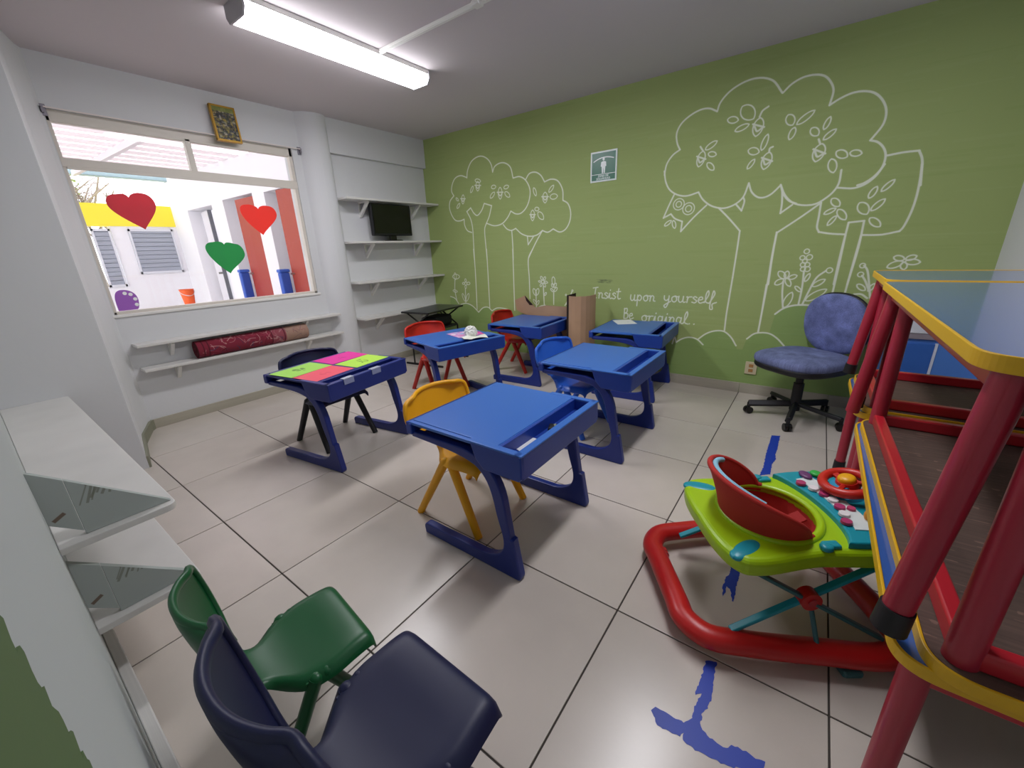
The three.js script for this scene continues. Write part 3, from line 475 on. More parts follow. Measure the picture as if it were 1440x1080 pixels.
{ // leaflet, crumpled paper and sheet on the desk by the black table
  const [p, a] = onDesk(DESKS.paper, 0.0, -0.13, 0.5597), s = new THREE.Shape(); s.moveTo(-0.12, -0.12); s.bezierCurveTo(-0.16, 0, -0.08, 0.13, 0.02, 0.13); s.lineTo(0.12, 0.1); s.lineTo(0.1, -0.13); s.closePath();
  const g = ext(s, 0.0016, 0, 10).rotateX(-Math.PI / 2), uv = g.attributes.uv; for (let i = 0; i < uv.count; i++) uv.setXY(i, uv.getX(i) * 3.4 + 0.5, uv.getY(i) * 3.4 + 0.5);
  const tx = canvasTex(128, 128, (c) => { c.fillStyle = '#d8a4d4'; c.fillRect(0, 0, 128, 128); c.fillStyle = '#e2569f'; c.fillRect(0, 0, 128, 34); for (let i = 0; i < 26; i++) { c.fillStyle = ['#e46cb0', '#8fb8e0', '#f0e4f0', '#b77ac8'][i % 4]; c.beginPath(); c.ellipse(rr(10, 118), rr(30, 120), rr(4, 14), rr(3, 8), rr(0, 3), 0, 7); c.fill(); } });
  tag(obj('leaflet', g, std(0xffffff, 0.5, { map: tx }), null, p, [0, a, 0]), 'pink and lilac leaflet lying on the desk beside crumpled white paper', 'leaflet');
  const b = new THREE.IcosahedronGeometry(0.056, 4), q = b.attributes.position; for (let i = 0; i < q.count; i++) { const v = V().fromBufferAttribute(q, i), n = v.clone().normalize(), k = 0.82 + 0.22 * Math.abs(Math.sin(n.x * 7 + n.y * 5) * Math.cos(n.z * 8 - n.y * 4)) + 0.1 * Math.sin(n.x * 17 + n.z * 13); v.multiplyScalar(k); q.setXYZ(i, v.x, Math.max(v.y * 0.9, -0.04), v.z); }
  b.computeVertexNormals();
  tag(obj('crumpled_paper', b, std(0xe9e9e4, 0.8), null, onDesk(DESKS.paper, 0.12, -0.1, 0.5997)[0]), 'crumpled ball of white paper on the desk with the pink leaflet', 'paper');
  const c = new THREE.PlaneGeometry(0.2, 0.12, 16, 8).rotateX(-Math.PI / 2), k = c.attributes.position; for (let i = 0; i < k.count; i++) k.setY(i, 0.004 + 0.01 * Math.abs(Math.sin(k.getX(i) * 22 + k.getZ(i) * 15)));
  c.computeVertexNormals(); const [p2, a2] = onDesk(DESKS.paper, 0.2, -0.08, 0.561, 1.2);
  tag(obj('wrinkled_sheet', c, std(0xe6e8dc, 0.7, { side: THREE.DoubleSide }), null, p2, [0, a2, 0]), 'wrinkled white sheet spilling over the pencil trough beside the crumpled ball', 'paper');
}
{ // eraser-white strip and sharpener in the front desk's trough, slip in the middle desk's
  const slip = (desk, x, z, l, w, lab) => { const [p, a] = onDesk(desk, x, z, 0.5065), s = new THREE.Shape(); s.moveTo(-l / 2, -w / 2); s.lineTo(l / 2 - 0.012, -w / 2); s.quadraticCurveTo(l / 2, -w / 2, l / 2, -w / 2 + 0.012); s.lineTo(l / 2, w / 2); s.lineTo(-l / 2 + 0.015, w / 2); s.closePath(); tag(obj('paper_slip', ext(s, 0.0015).rotateX(-Math.PI / 2), std(0xe8e6e6, 0.7), null, p, [0, a + Math.PI / 2, 0]), lab, 'paper'); };
  slip(DESKS.front, 0.228, 0.14, 0.13, 0.06, 'white slip of paper in the trough of the front desk');
  slip(DESKS.middle, 0.235, 0.17, 0.09, 0.05, 'small pale slip in the trough of the middle desk');
  const [p, a] = onDesk(DESKS.front, 0.235, -0.03, 0.506), t = thing('pencil_sharpener', 'small black pencil sharpener in the trough of the front desk', 'sharpener', p, a + 0.4);
  obj('body', [bx(0.045, 0.022, 0.05, 0, 0.011, 0, 0.006)], M.blackPlastic, t); obj('blade', bx(0.01, 0.002, 0.03, 0.006, 0.023, 0), std(0xd8d8dc, 0.25, { metalness: 0.9 }), t, null, [0, 0.3, 0]);
  for (const z of [0.17, -0.04]) { const [q, b] = onDesk(DESKS.navy, 0.296, z, 0.558), c = thing('clear_clip', z > 0 ? 'clear plastic strip on the trough rim of the navy desk, left one' : 'clear plastic strip on the trough rim of the navy desk, right one', 'clip', q, b); obj('strip', bx(0.03, 0.006, 0.075, 0, 0.006, 0, 0.003), std(0xb9bfd4, 0.15), c); obj('tab', bx(0.004, 0.03, 0.07, 0.0135, -0.012, 0), std(0x8f98c0, 0.15), c); }
}

// ---------------------------------------------------------------- shelves, wall things, lamp
function bracketGeo(d, h, t) {                                   // open triangular plate bracket below a shelf, arm along +x
  const s = poly([0, 0, d, 0, d, -0.012, 0.012, -h, 0, -h]), o = new THREE.Path(); o.moveTo(0.014, -0.014); o.lineTo(0.014, -h * 0.72); o.lineTo(d * 0.72, -0.014); o.closePath(); s.holes.push(o);
  return ext(s, t, 0.001);
}
function nicheShelf(y, label) {
  const t = thing('wall_shelf', label, 'shelf', [XN, y, 0.615], 0, 'niche shelves');
  obj('shelf_board', span(0, 0.21, -0.02, 0, -0.613, 0.605, 0.003), M.shelfWhite, t);
  for (const z of [0.33, -0.36]) obj('bracket', bracketGeo(0.17, 0.15, 0.022), M.whitePaint, t, [0.001, -0.0205, z]);
}
nicheShelf(1.772, 'top white niche shelf, above the black television'); nicheShelf(1.362, 'white niche shelf carrying the black television');
nicheShelf(0.962, 'white niche shelf, next one below the television shelf'); nicheShelf(0.585, 'lowest white niche shelf, beside the black folding table');
{ // television
  const t = thing('television', 'small black flat television on the niche shelf', 'television', [-1.105, 1.3625, 0.645], 0.04);
  obj('screen_housing', bx(0.045, 0.322, 0.545, 0, 0.217, 0, 0.008), M.blackPlastic, t); obj('screen', bx(0.004, 0.285, 0.505, 0.023, 0.223, 0), std(0x040406, 0.18), t);
  obj('neck', bx(0.03, 0.06, 0.09, -0.005, 0.035, 0, 0.006), M.black, t); obj('stand_foot', new THREE.CylinderGeometry(0.1, 0.11, 0.012, 32).scale(0.7, 1, 1.15).translate(0, 0.0065, 0), M.black, t);
}
function windowShelf(y, label, d) {
  const t = thing('window_shelf', label, 'shelf', [XW, y, 2.235], 0, 'shelves under the window');
  obj('shelf_board', span(0, d, -0.022, 0, -0.8, 0.815, 0.004), M.shelfWhite, t);
  for (const z of [-0.47, 0.59]) obj('bracket', bracketGeo(d * 0.8, 0.11, 0.024), M.whitePaint, t, [0.001, -0.0225, z]);
}
windowShelf(0.672, 'upper long white shelf under the window, empty on top', 0.135); windowShelf(0.487, 'lower long white shelf under the window holding the rolled rug', 0.135);
function swapUV(g) { const a = g.attributes.uv; for (let i = 0; i < a.count; i++) a.setXY(i, a.getY(i), a.getX(i)); return g; }
{ // rolled rug
  const t = thing('rolled_rug', 'rolled maroon patterned rug lying on the lower window shelf', 'rug', [-1.15, 0.487 + 0.0685, 2.25], 0.0);
  const tx = canvasTex(512, 256, (g) => {
    g.fillStyle = '#7c2034'; g.fillRect(0, 0, 512, 256); g.fillStyle = '#a08070'; g.fillRect(0, 0, 120, 256); g.fillStyle = '#8d4550'; g.fillRect(120, 0, 70, 256);
    for (let i = 0; i < 240; i++) { const x = rr(0, 512); g.strokeStyle = ['#5c1224', '#b08a8a', '#94324a', '#3f3a58', '#c2a49a'][i % 5]; g.lineWidth = rr(1, 4); g.globalAlpha = x < 120 ? 0.25 : 0.7; g.beginPath(); const y = rr(0, 256); g.moveTo(x, y); g.bezierCurveTo(x + rr(-30, 30), y + rr(-30, 30), x + rr(-40, 40), y + rr(-20, 20), x + rr(-40, 40), y + rr(-40, 40)); g.stroke(); }
    g.globalAlpha = 0.8; g.strokeStyle = '#4e101e'; for (const x of [128, 190, 470, 490]) { g.lineWidth = 5; g.beginPath(); g.moveTo(x, 0); g.lineTo(x, 256); g.stroke(); }
  });
  const pts = []; for (let k = 0; k <= 150; k++) { const a = k * 0.17, r = 0.02 + 0.048 * k / 150; pts.push([Math.cos(a) * r, Math.sin(a) * r]); }
  const s = new THREE.Shape(); pts.forEach((p, i) => (i ? s.lineTo(...p) : s.moveTo(...p))); for (let k = 150; k >= 0; k--) { const a = k * 0.17, r = 0.0135 + 0.048 * k / 150; s.lineTo(Math.cos(a) * r, Math.sin(a) * r); } s.closePath();
  obj('rolled_layers', ext(s, 0.888).translate(0, 0, -0.444), std(0x6a2a34, 0.95), t);
  obj('outer_layer', swapUV(new THREE.CylinderGeometry(0.0682, 0.0682, 0.9, 40, 1, true).rotateX(Math.PI / 2)), std(0xffffff, 0.95, { map: tx, side: THREE.DoubleSide }), t);
}
// low white shelves along the near wall, triangular board brackets standing on their ends
function lowShelf(y, label, x0, x1) {
  const t = thing('low_shelf', label, 'shelf', [0, y, ZF], 0, 'low white shelves by the near wall');
  const s = new THREE.Shape(); s.moveTo(x0, 0.001); s.lineTo(x1, 0.001); s.lineTo(x1, 0.215); s.quadraticCurveTo(x1, 0.245, x1 - 0.03, 0.245); s.lineTo(x0, 0.245); s.closePath();
  obj('shelf_board', ext(s, 0.02, 0.002, 10).rotateX(-Math.PI / 2), M.shelfWhite, t, [0, -0.02, 0]);
  const tx = canvasTex(256, 256, (g) => { g.fillStyle = '#aab2ae'; g.fillRect(0, 0, 256, 256); g.strokeStyle = '#6f7262'; g.globalAlpha = 0.6; for (let i = 0; i < 7; i++) { g.lineWidth = rr(3, 7); g.beginPath(); const x = 95 + i * 9; g.moveTo(x, 110 + rr(-6, 6)); g.lineTo(x - 26 + rr(-6, 6), 160 + rr(-12, 12)); g.stroke(); } g.lineWidth = 9; g.beginPath(); g.moveTo(88, 118); g.lineTo(150, 100); g.stroke(); g.strokeStyle = '#50301c'; g.beginPath(); g.moveTo(12, 190); g.lineTo(36, 176); g.stroke(); });
  tx.wrapS = tx.wrapT = THREE.RepeatWrapping; tx.repeat.set(4, 4);
  const gm = std(0xffffff, 0.7, { map: tx }), put = (p) => ext(poly(p), 0.018, 0.001).rotateY(Math.PI / 2);
  const g1 = put([0.0015, 0.06, 0.0015, 0.21, 0.0545, 0.164, 0.0545, 0.012]), g2 = put([0.0555, 0.001, 0.0555, 0.163, 0.238, 0.001]);
  obj('gusset_board', g1, gm, t, [x1 - 0.045, 0, 0]); obj('gusset_board', g2, gm, t, [x1 - 0.045, 0, 0]);
}
lowShelf(0.555, 'upper low white shelf in the left foreground with triangular grey end bracket', -0.448, 1.352); lowShelf(0.288, 'lower low white shelf in the left foreground, next to the green chair', -0.448, 1.352);
for (const [lx, lab] of [[0.21, 'long white fluorescent ceiling lamp in view above the window side, switched on'], [2.3, 'second long fluorescent ceiling lamp at the far end of the ceiling cable duct']]) {   // the second hangs beyond the top of the picture, where the duct leads
  const t = thing('ceiling_lamp', lab, 'lamp', [lx, H, 1.885]);
  obj('lamp_base', span(-0.095, 0.095, -0.028, 0, -0.615, 0.615, 0.004), M.whitePaint, t);
  const cap = poly([-0.1, 0, 0.1, 0, 0.1, -0.055, 0.075, -0.088, -0.075, -0.088, -0.1, -0.055]);
  for (const z of [0.605, -0.617]) obj('end_cap', ext(cap, 0.012, 0.002), std(0xb9b6bb, 0.5), t, [0, 0, z]);
  const lens = poly([-0.093, -0.026, 0.093, -0.026, 0.093, -0.055, 0.07, -0.083, -0.07, -0.083, -0.093, -0.055]);
  obj('lamp_lens', ext(lens, 1.205), new THREE.MeshStandardMaterial({ color: 0xffffff, emissive: LAMP.color, emissiveIntensity: LAMP.glow, roughness: 0.3 }), t, [0, 0, -0.603]);
}
{
  const d = thing('cable_duct', 'thin white cable duct running across the ceiling between the lamps', 'cable duct', [0.31, H, 1.685]);
  obj('duct', bx(1.9, 0.018, 0.028, 0.945, -0.0092, 0, 0.003), M.whitePaint, d); obj('duct_cover', bx(1.9, 0.004, 0.018, 0.945, -0.0195, 0, 0.001), M.whitePaint, d); obj('junction_cap', bx(0.05, 0.022, 0.05, 0.81, -0.0112, 0, 0.004), M.whitePaint, d);
}
{ // safety sign
  const t = thing('safety_sign', 'green and white safe zone sign with a standing figure on the green wall', 'sign', [1.1, 1.895, 0.0005], 0);
  const tx = canvasTex(256, 256, (g) => {
    g.fillStyle = '#e6f0ec'; g.fillRect(0, 0, 256, 256); g.fillStyle = '#0d6b50'; g.fillRect(12, 12, 232, 232);
    g.strokeStyle = '#eef4f2'; g.lineWidth = 9; g.beginPath(); g.moveTo(28, 84); g.quadraticCurveTo(120, 30, 228, 70); g.stroke();
    g.fillStyle = '#eef4f2'; g.beginPath(); g.ellipse(128, 68, 11, 13, 0, 0, 7); g.fill();
    g.beginPath(); g.moveTo(104, 92); g.quadraticCurveTo(128, 76, 152, 92); g.lineTo(156, 128); g.lineTo(147, 130); g.lineTo(143, 186); g.lineTo(131, 186); g.lineTo(128, 140); g.lineTo(125, 186); g.lineTo(113, 186); g.lineTo(109, 130); g.lineTo(100, 128); g.closePath(); g.fill();
    g.fillRect(12, 190, 232, 5); g.font = 'bold 25px sans-serif'; g.textAlign = 'center'; g.fillText('ZONA DE', 128, 217); g.fillText('SEGURIDAD', 128, 240);
  });
  obj('sign_board', bx(0.25, 0.246, 0.004, 0, 0, 0.002, 0.0015), std(0xe6f0ec, 0.4), t); obj('sign_print', new THREE.PlaneGeometry(0.246, 0.242), std(0xffffff, 0.3, { map: tx }), t, [0, 0, 0.0045]);
}
{ const t = thing('wall_outlet', 'cream wall socket with orange insert low on the green wall', 'socket', [2.464, 0.222, 0.0005]); obj('cover_plate', bx(0.085, 0.105, 0.01, 0, 0, 0.005, 0.004), std(0xd8cba8, 0.5), t); for (const y of [0.02, -0.02]) obj('socket_insert', bx(0.032, 0.026, 0.004, 0, y, 0.011, 0.002), std(0xb9854a, 0.5), t); }
{ // black folding table in the corner
  const t = thing('folding_table', 'small black folding table with crossed legs in the corner', 'table', [-0.715, 0, 0.515], 0.14), m = M.black;
  obj('table_top', [bx(0.38, 0.016, 0.64, 0, 0.612, 0, 0.005)], std(0x2a2d33, 0.28), t); obj('top_edge', [pipe([[0.186, 0.61, 0.316], [0.186, 0.61, -0.316], [-0.186, 0.61, -0.316], [-0.186, 0.61, 0.316]], 0.009, 60, true)].map((g) => mergeGeometries([bar([0.188, 0.61, -0.318], [0.188, 0.61, 0.318], 0.009), bar([-0.188, 0.61, -0.318], [-0.188, 0.61, 0.318], 0.009), bar([-0.188, 0.61, 0.318], [0.188, 0.61, 0.318], 0.009), bar([-0.188, 0.61, -0.318], [0.188, 0.61, -0.318], 0.009)].map(flat))), m, t);
  for (const z of [0.25, -0.25]) {
    for (const s of [-1, 1]) obj('leg', [bar([0.16 * s, 0.604, z * 1.1], [-0.14 * s, 0.4, z], 0.009), bar([-0.14 * s, 0.4, z], [-0.14 * s, 0.02, z], 0.009)], m, t);
    obj('brace', [slab([0.0, 0.6, z * 0.35], [0, 0.42, z * 1.05], 0.014, 0.008)], m, t); obj('foot_bar', [bar([-0.26, 0.012, z], [0.26, 0.012, z], 0.012)], m, t);
  }
  obj('lower_tray', bx(0.3, 0.02, 0.5, 0, 0.4, 0, 0.006), std(0x101218, 0.6), t);
  tag(obj('black_bag', [bx(0.22, 0.12, 0.34, 0, 0.06, 0, 0.035)], std(0x0d0f14, 0.85), null, [-0.72, 0.411, 0.47], [0, 0.2, 0]), 'small black bag on the lower tray of the folding table', 'bag');
}
{ // torn cardboard behind the desk
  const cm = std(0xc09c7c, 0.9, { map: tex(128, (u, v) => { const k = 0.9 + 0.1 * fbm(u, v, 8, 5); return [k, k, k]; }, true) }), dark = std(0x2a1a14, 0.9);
  const t = thing('torn_cardboard', 'torn brown cardboard box standing behind the desk by the green wall', 'cardboard', [0, 0, 0]);
  const outer = [[0.955, 0.36], [0.99, 0.372], [1.03, 0.372], [1.08, 0.358], [1.115, 0.325], [1.132, 0.28], [1.135, 0.22], [1.13, 0.15]], s = new THREE.Shape();
  outer.forEach(([x, z], i) => (i ? s.lineTo(x, -z) : s.moveTo(x, -z))); [...outer].reverse().forEach(([x, z]) => s.lineTo(x * 0.985 + 0.012, -(z - 0.007))); s.closePath();
  obj('curled_panel', ext(s, 0.795).rotateX(-Math.PI / 2), cm, t);
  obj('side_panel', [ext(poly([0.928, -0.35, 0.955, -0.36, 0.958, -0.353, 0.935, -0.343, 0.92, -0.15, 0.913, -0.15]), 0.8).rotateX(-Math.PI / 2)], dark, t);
  const f = new THREE.Shape(); f.moveTo(0.165, 0.70); f.lineTo(0.3, 0.752); f.lineTo(0.36, 0.69); f.lineTo(0.43, 0.632); f.lineTo(0.5, 0.648); f.lineTo(0.56, 0.66); f.lineTo(0.91, 0.655); f.lineTo(0.91, 0.545); f.bezierCurveTo(0.7, 0.545, 0.5, 0.53, 0.36, 0.545); f.bezierCurveTo(0.28, 0.555, 0.2, 0.575, 0.18, 0.60); f.closePath();
  obj('torn_flap', ext(f, 0.006), cm, t, [0, 0, 0.118]);
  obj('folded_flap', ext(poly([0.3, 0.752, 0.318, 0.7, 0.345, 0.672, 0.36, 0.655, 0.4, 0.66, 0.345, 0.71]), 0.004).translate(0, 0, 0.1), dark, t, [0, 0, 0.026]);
  obj('box_base', span(0.5, 0.915, 0, 0.535, 0.02, 0.085, 0.002), cm, t);
}

// ---------------------------------------------------------------- stacked children's tables
const boardWood = tex(512, (u, v) => { const g = fbm(u, v, 4, 21), st = vnoise(u * 8, v * 160, 160, 9), sc = vnoise(u * 20, v * 90, 180, 31) > 0.9 ? 0.12 : 0; const k = 0.24 + 0.1 * g + 0.07 * st + sc; return [k * 1.05, k * 0.82, k * 0.72]; }, true, [1.5, 1.5]);
const woodM = std(0xffffff, 0.7, { map: boardWood });
function makeTable(label, cx, cz, y0, turn, W, L, flip, group, sp = 0) {
  const t = thing('children_table', label, 'table', [cx, y0, cz], turn, group), h = 0.52, T = 0.024, R = 0.07;
  const outline = (k, r) => { const w = W / 2 - k, l = L / 2 - k, s = new THREE.Shape(); s.moveTo(-w + r, -l); s.lineTo(w - r, -l); s.quadraticCurveTo(w, -l, w, -l + r); s.lineTo(w, l - r); s.quadraticCurveTo(w, l, w - r, l); s.lineTo(-w + r, l); s.quadraticCurveTo(-w, l, -w, l - r); s.lineTo(-w, -l + r); s.quadraticCurveTo(-w, -l, -w + r, -l); return s; };
  const band = outline(0, R); band.holes.push(new THREE.Path(outline(0.006, R - 0.006).getPoints(12)));
  obj('edge_band', ext(band, T + 0.0015, 0.0015, 12).rotateX(-Math.PI / 2), M.edgeYellow, t, [0, h - T - 0.0005, 0]);
  obj('top_laminate', ext(outline(0.0065, R - 0.006), 0.003, 0, 12).rotateX(-Math.PI / 2), M.laminate, t, [0, h - 0.0035, 0]);
  const core = boxUV(ext(outline(0.0065, R - 0.006), T - 0.0035, 0, 12).rotateX(-Math.PI / 2));
  obj('table_board', core, woodM, t, [0, h - T, 0]);
  const a = W / 2 - 0.046, b = L / 2 - 0.046, y = h - T - 0.021, m = M.frameRed, bareFoot = (sx, sz) => sp > 0 && L > 1 && sx < 0 && sz < 0;   // one foot has lost its cap
  for (const s of [-1, 1]) { obj('apron_rail', slab([a * s, y, -b], [a * s, y, b], 0.03, 0.04, 0.006).translate(0, 0, 0), m, t); obj('apron_rail', slab([-a, y, b * s], [a, y, b * s], 0.04, 0.03, 0.006), m, t); }
  for (const sx of [-1, 1]) for (const sz of [-1, 1]) {
    const leg = obj('leg', [bar([a * sx, h - T - 0.001, b * sz], [(a + sp) * sx, bareFoot(sx, sz) ? 0.002 : 0.03, (b + sp * 0.5) * sz], 0.0235, 0.0225, 18)], M.tubeRed, t);
    if (!bareFoot(sx, sz)) obj('foot_cap', bar([(a + sp * 0.96) * sx, 0.05, (b + sp * 0.48) * sz], [(a + sp * 1.05) * sx, 0.0, (b + sp * 0.52) * sz], 0.0255, 0.027, 18), M.blackPlastic, leg);
  }
  if (flip) { t.rotation.set(Math.PI, turn, 0, 'YXZ'); t.position.y = y0; }
  return t;
}
const ST = "children's tables stacked by the right wall";
makeTable('bottom upright table of the near stack, standing on the floor', 3.3, 2.32, 0, 0, 0.6, 1.22, false, ST);
makeTable('upside-down middle table of the near stack, brown underside facing up', 3.318, 2.337, 1.04, 0.022, 0.588, 1.21, true, ST);
makeTable('top table of the near stack, pale blue top with yellow edge', 3.288, 2.285, 0.5445, 0.005, 0.6, 1.25, false, ST, 0.042);
makeTable('bottom upright table of the far stack behind the near tables', 3.305, 1.33, 0, 0, 0.6, 0.58, false, ST);
makeTable('upside-down middle table of the far stack, near the office chair', 3.315, 1.33, 1.04, 0.01, 0.58, 0.58, true, ST);
makeTable('top table of the far stack, next to the green wall side', 3.3, 1.33, 0.5445, 0, 0.6, 0.6, false, ST, 0.042);
tag(obj('white_stick', bx(0.05, 0.006, 0.012, 0, 0.003, 0, 0.003), std(0xe4e2e0, 0.6), null, [3.085, 0.545, 2.475], [0, 0.15, 0]), 'small white strip lying on the brown underside of the upturned table', 'strip');
tag(obj('red_scrap', ext(poly([-0.022, 0, 0, 0.014, 0.024, 0.004, 0.004, -0.008]), 0.003).rotateX(-Math.PI / 2), M.frameRed, null, [3.165, 0.5445, 2.33]), 'small red scrap lying on the brown underside of the upturned table', 'scrap');

// ---------------------------------------------------------------- light blue cabinet in the far right corner
{
  const t = thing('blue_cabinet', 'light blue cabinet with a white top in the corner behind the tables', 'cabinet', [3.42, 0, 0.2]), b = std(0x4d80d0, 0.45), d = std(0x2f62b4, 0.5);
  obj('cabinet_body', span(-0.21, 0.215, 0.0, 0.62, -0.17, 0.15, 0.004), b, t); obj('cabinet_top', span(-0.215, 0.215, 0.655, 0.74, -0.18, 0.17, 0.006), std(0xd8dce4, 0.4), t); obj('top_rail', span(-0.215, 0.215, 0.62, 0.655, -0.18, 0.165, 0.003), std(0x8f8790, 0.5), t);
  obj('door', span(-0.2, 0.0, 0.04, 0.595, 0.151, 0.163, 0.003), d, t); obj('door', span(0.012, 0.21, 0.04, 0.595, 0.151, 0.163, 0.003), b, t); obj('door_trim', span(0.0, 0.012, 0.04, 0.6, 0.15, 0.166), std(0xcfd8e8, 0.5), t);
}
// ---------------------------------------------------------------- office chair
function cushion(w, h, d, p, n = 40) {                            // superellipsoid pad
  const g = new THREE.SphereGeometry(1, n, Math.round(n * 0.7)), q = g.attributes.position, f = (v, e) => Math.sign(v) * Math.abs(v) ** e;
  for (let i = 0; i < q.count; i++) { const x = q.getX(i), y = q.getY(i), z = q.getZ(i), r = Math.hypot(x, z), k = r > 1e-6 ? (r ** p[1]) / r : 0, ca = r > 1e-6 ? x / r : 0, sa = r > 1e-6 ? z / r : 0; q.setXYZ(i, f(ca, p[0]) * r ** p[1] * w / 2, f(y, 0.75) * h / 2, f(sa, p[0]) * r ** p[1] * d / 2); }
  const uv = g.attributes.uv; for (let i = 0; i < q.count; i++) uv.setXY(i, q.getX(i) * 1.6 + 0.5 * Math.abs(q.getY(i)), q.getZ(i) * 1.6);
  g.computeVertexNormals(); return g;
}
{
  const fab = phys(0x8996d8, 0.9, { map: tex(256, (u, v) => { const s = fbm(u, v, 5, 77), n = 0.8 + 0.2 * vnoise(u * 128, v * 128, 128, 5); const k = n * (0.72 + 0.4 * s); return [k, k, k]; }, true, [2, 2]), sheen: 0.5, sheenColor: new THREE.Color(0x8a94d0), sheenRoughness: 0.6 });
  const worn = phys(0x8490c2, 0.9, { map: fab.map, sheen: 0.4, sheenColor: new THREE.Color(0x8a94d0), sheenRoughness: 0.6 }), bl = M.blackPlastic;
  const t = thing('office_chair', 'blue fabric office chair on a black five-star base near the green wall', 'chair', [2.815, 0, 0.375], -2.2);
  obj('seat', cushion(0.5, 0.1, 0.5, [0.62, 0.45]), worn, t, [0.04, 0.435, 0]);
  obj('seat_shell', cushion(0.49, 0.08, 0.49, [0.62, 0.4]), bl, t, [0.04, 0.395, 0]);
  const back = obj('backrest', cushion(0.42, 0.085, 0.42, [0.86, 0.5]), fab, t, [-0.205, 0.655, 0], [0, 0, -Math.PI / 2 - 0.14]);
  obj('back_shell', cushion(0.43, 0.05, 0.43, [0.86, 0.4]), bl, back, [0, -0.026, 0]);
  obj('back_support', [pipe([[0.02, 0.355, 0], [-0.17, 0.35, 0], [-0.25, 0.38, 0], [-0.275, 0.47, 0], [-0.265, 0.6, 0]], 0.017, 30)], bl, t);
  obj('gas_column', [bar([0.02, 0.06, 0], [0.02, 0.26, 0], 0.033), bar([0.02, 0.26, 0], [0.02, 0.37, 0], 0.024), bx(0.17, 0.035, 0.16, 0.03, 0.352, 0, 0.01)], bl, t);
  obj('lever', bar([0.03, 0.365, 0.05], [0.05, 0.35, 0.2], 0.006), bl, t);
  for (let k = 0; k < 5; k++) {
    const a = -2.2 + (22 + 72 * k) * Math.PI / 180, c = Math.cos(a), s = Math.sin(a), P = (r, y) => [0.02 + r * c, y, r * s];
    const leg = obj('base_leg', [slab(P(0.02, 0.105), P(0.29, 0.078), 0.045, 0.028, 0.008).translate(0, 0, 0), bar(P(0.285, 0.085), P(0.285, 0.05), 0.012)], bl, t);
    obj('caster', [-1, 1].map((w) => new THREE.CylinderGeometry(0.026, 0.026, 0.018, 20).rotateX(Math.PI / 2).translate(0, 0, 0.013 * w).rotateY(a * -1 + 0.5).translate(...P(0.285, 0.0265))), M.black, leg);
  }
}
